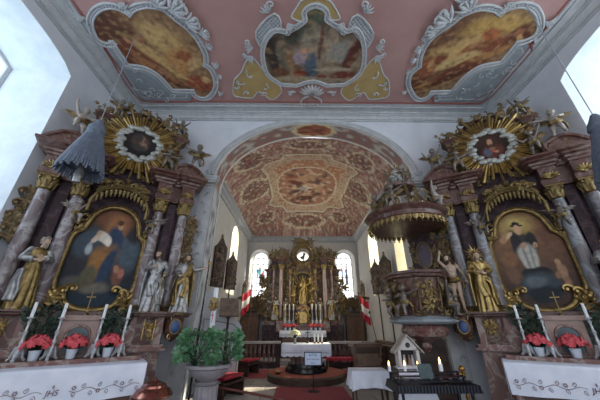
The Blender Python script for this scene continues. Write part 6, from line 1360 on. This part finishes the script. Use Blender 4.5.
# tassels hanging from the vault on thin cords
def tassel(lab, x, y, z, k=1.68):
    t = thing('hanging_tassel', lab, 'tassel', (x, y, z), 0, None, k); MB().tube([(0, 0, 0), (0, 0, (CZ - z) / k)], .005, 6).build('cord', mat('pale_cord', '8A929C', .7), t)
    MB().lathe([(.0, .06), (.025, .05), (.05, 0), (.085, -.06), (.1, -.12), (.085, -.15), (.1, -.18), (.105, -.24), (.0, -.24)], n=24).build('head', TASSELM, t)
    MB().lathe([(.085, -.2), (.14, -.35), (.2, -.62), (0, -.62)], n=24).build('core', mat('dark_slate_core', '3C4656', .8), t); fr = MB(); n = 56
    for i in range(n):
        a = 2 * pi * i / n; d = V((cos(a), sin(a), 0)); fr.tube([d * .09 + V((0, 0, -.2)), d * .15 + V((0, 0, -.4)), d * .225 + V((0, 0, -.7 - .02 * (i % 3)))], [.009, .011, .012], 5)
    tag(fr.build('fringe', TASSELM, t), kind=None); MB().lathe([(0, -.85), (.035, -.84), (.045, -.75), (.03, -.62)], n=16).build('clapper', SILVER, t); return t
tassel('large slate grey fringed tassel on a long cord, hanging before the left altar', -4.7, 4.41, 5.42)
tassel('large slate grey fringed tassel on a long cord, hanging before the right altar', 4.68, 3.5, 4.82)

t = thing('leaning_pole', 'long thin black pole leaning against the left side of the arch behind the plants', 'pole', (-2.82, 6.95, 0)); MB().tube([(0, 0, 0), (.0, .08, 3.0)], .022, 8).build('pole', BLACK, t); MB().lathe([(.03, 2.98), (.04, 3.03), (0, 3.1)], (0, .08, 0), 10).build('tip', BRASS, t)
# ================================================================== CAMERA AND LIGHT
cam = bpy.data.cameras.new('camera'); co = bpy.data.objects.new('camera', cam); COL.objects.link(co)
cam.sensor_width = 36; cam.lens = 263 / 600 * 36; cam.clip_start = .05
co.location = (-.5, 0, 1.6); co.rotation_euler = (R(90 + 25.0), 0, R(-.6)); SC.camera = co
w = bpy.data.worlds.new('daylight'); SC.world = w; w.use_nodes = True; nt = w.node_tree; bg = nt.nodes['Background']
bg.inputs['Color'].default_value = lin('E2E9F1') + (1,); bg.inputs['Strength'].default_value = 1.0
def area(name, loc, rot, sx, sy, power, col):
    l = bpy.data.lights.new(name, 'AREA'); l.shape = 'RECTANGLE'; l.size = sx; l.size_y = sy; l.energy = power; l.color = lin(col)
    o = bpy.data.objects.new(name, l); COL.objects.link(o); o.location = loc; o.rotation_euler = rot; return o
for sg in (-1, 1): area('nave_window_daylight', (7.75 * sg, 2.85, 5.5), (0, R(90) * sg, 0), 4.2, 3.6, 70, 'DCEAFA')
for x, y, z, sg, h in ((CL - .85, 11.8, 4.2, -1, 3.1), (CR + .85, 11.8, 4.2, 1, 3.1), (CR + .85, 8.75, 3.75, 1, 2.2)): area('chancel_window_daylight', (x, y, z), (0, R(90) * sg, 0), h, 1.3, 90 if y > 10 else 30, 'F4F2EA')
s = bpy.data.lights.new('sun', 'SUN'); s.energy = 8; s.angle = R(1.5); s.color = lin('FFF2DC'); so = bpy.data.objects.new('sun', s); COL.objects.link(so)
so.rotation_euler = V((-4.9, -3.2, -4.0)).to_track_quat('-Z', 'Y').to_euler()
SC.view_settings.view_transform = 'Standard'; SC.view_settings.look = 'None'; SC.view_settings.gamma = 1; SC.view_settings.use_curve_mapping = False
SC.view_settings.exposure = 1.15
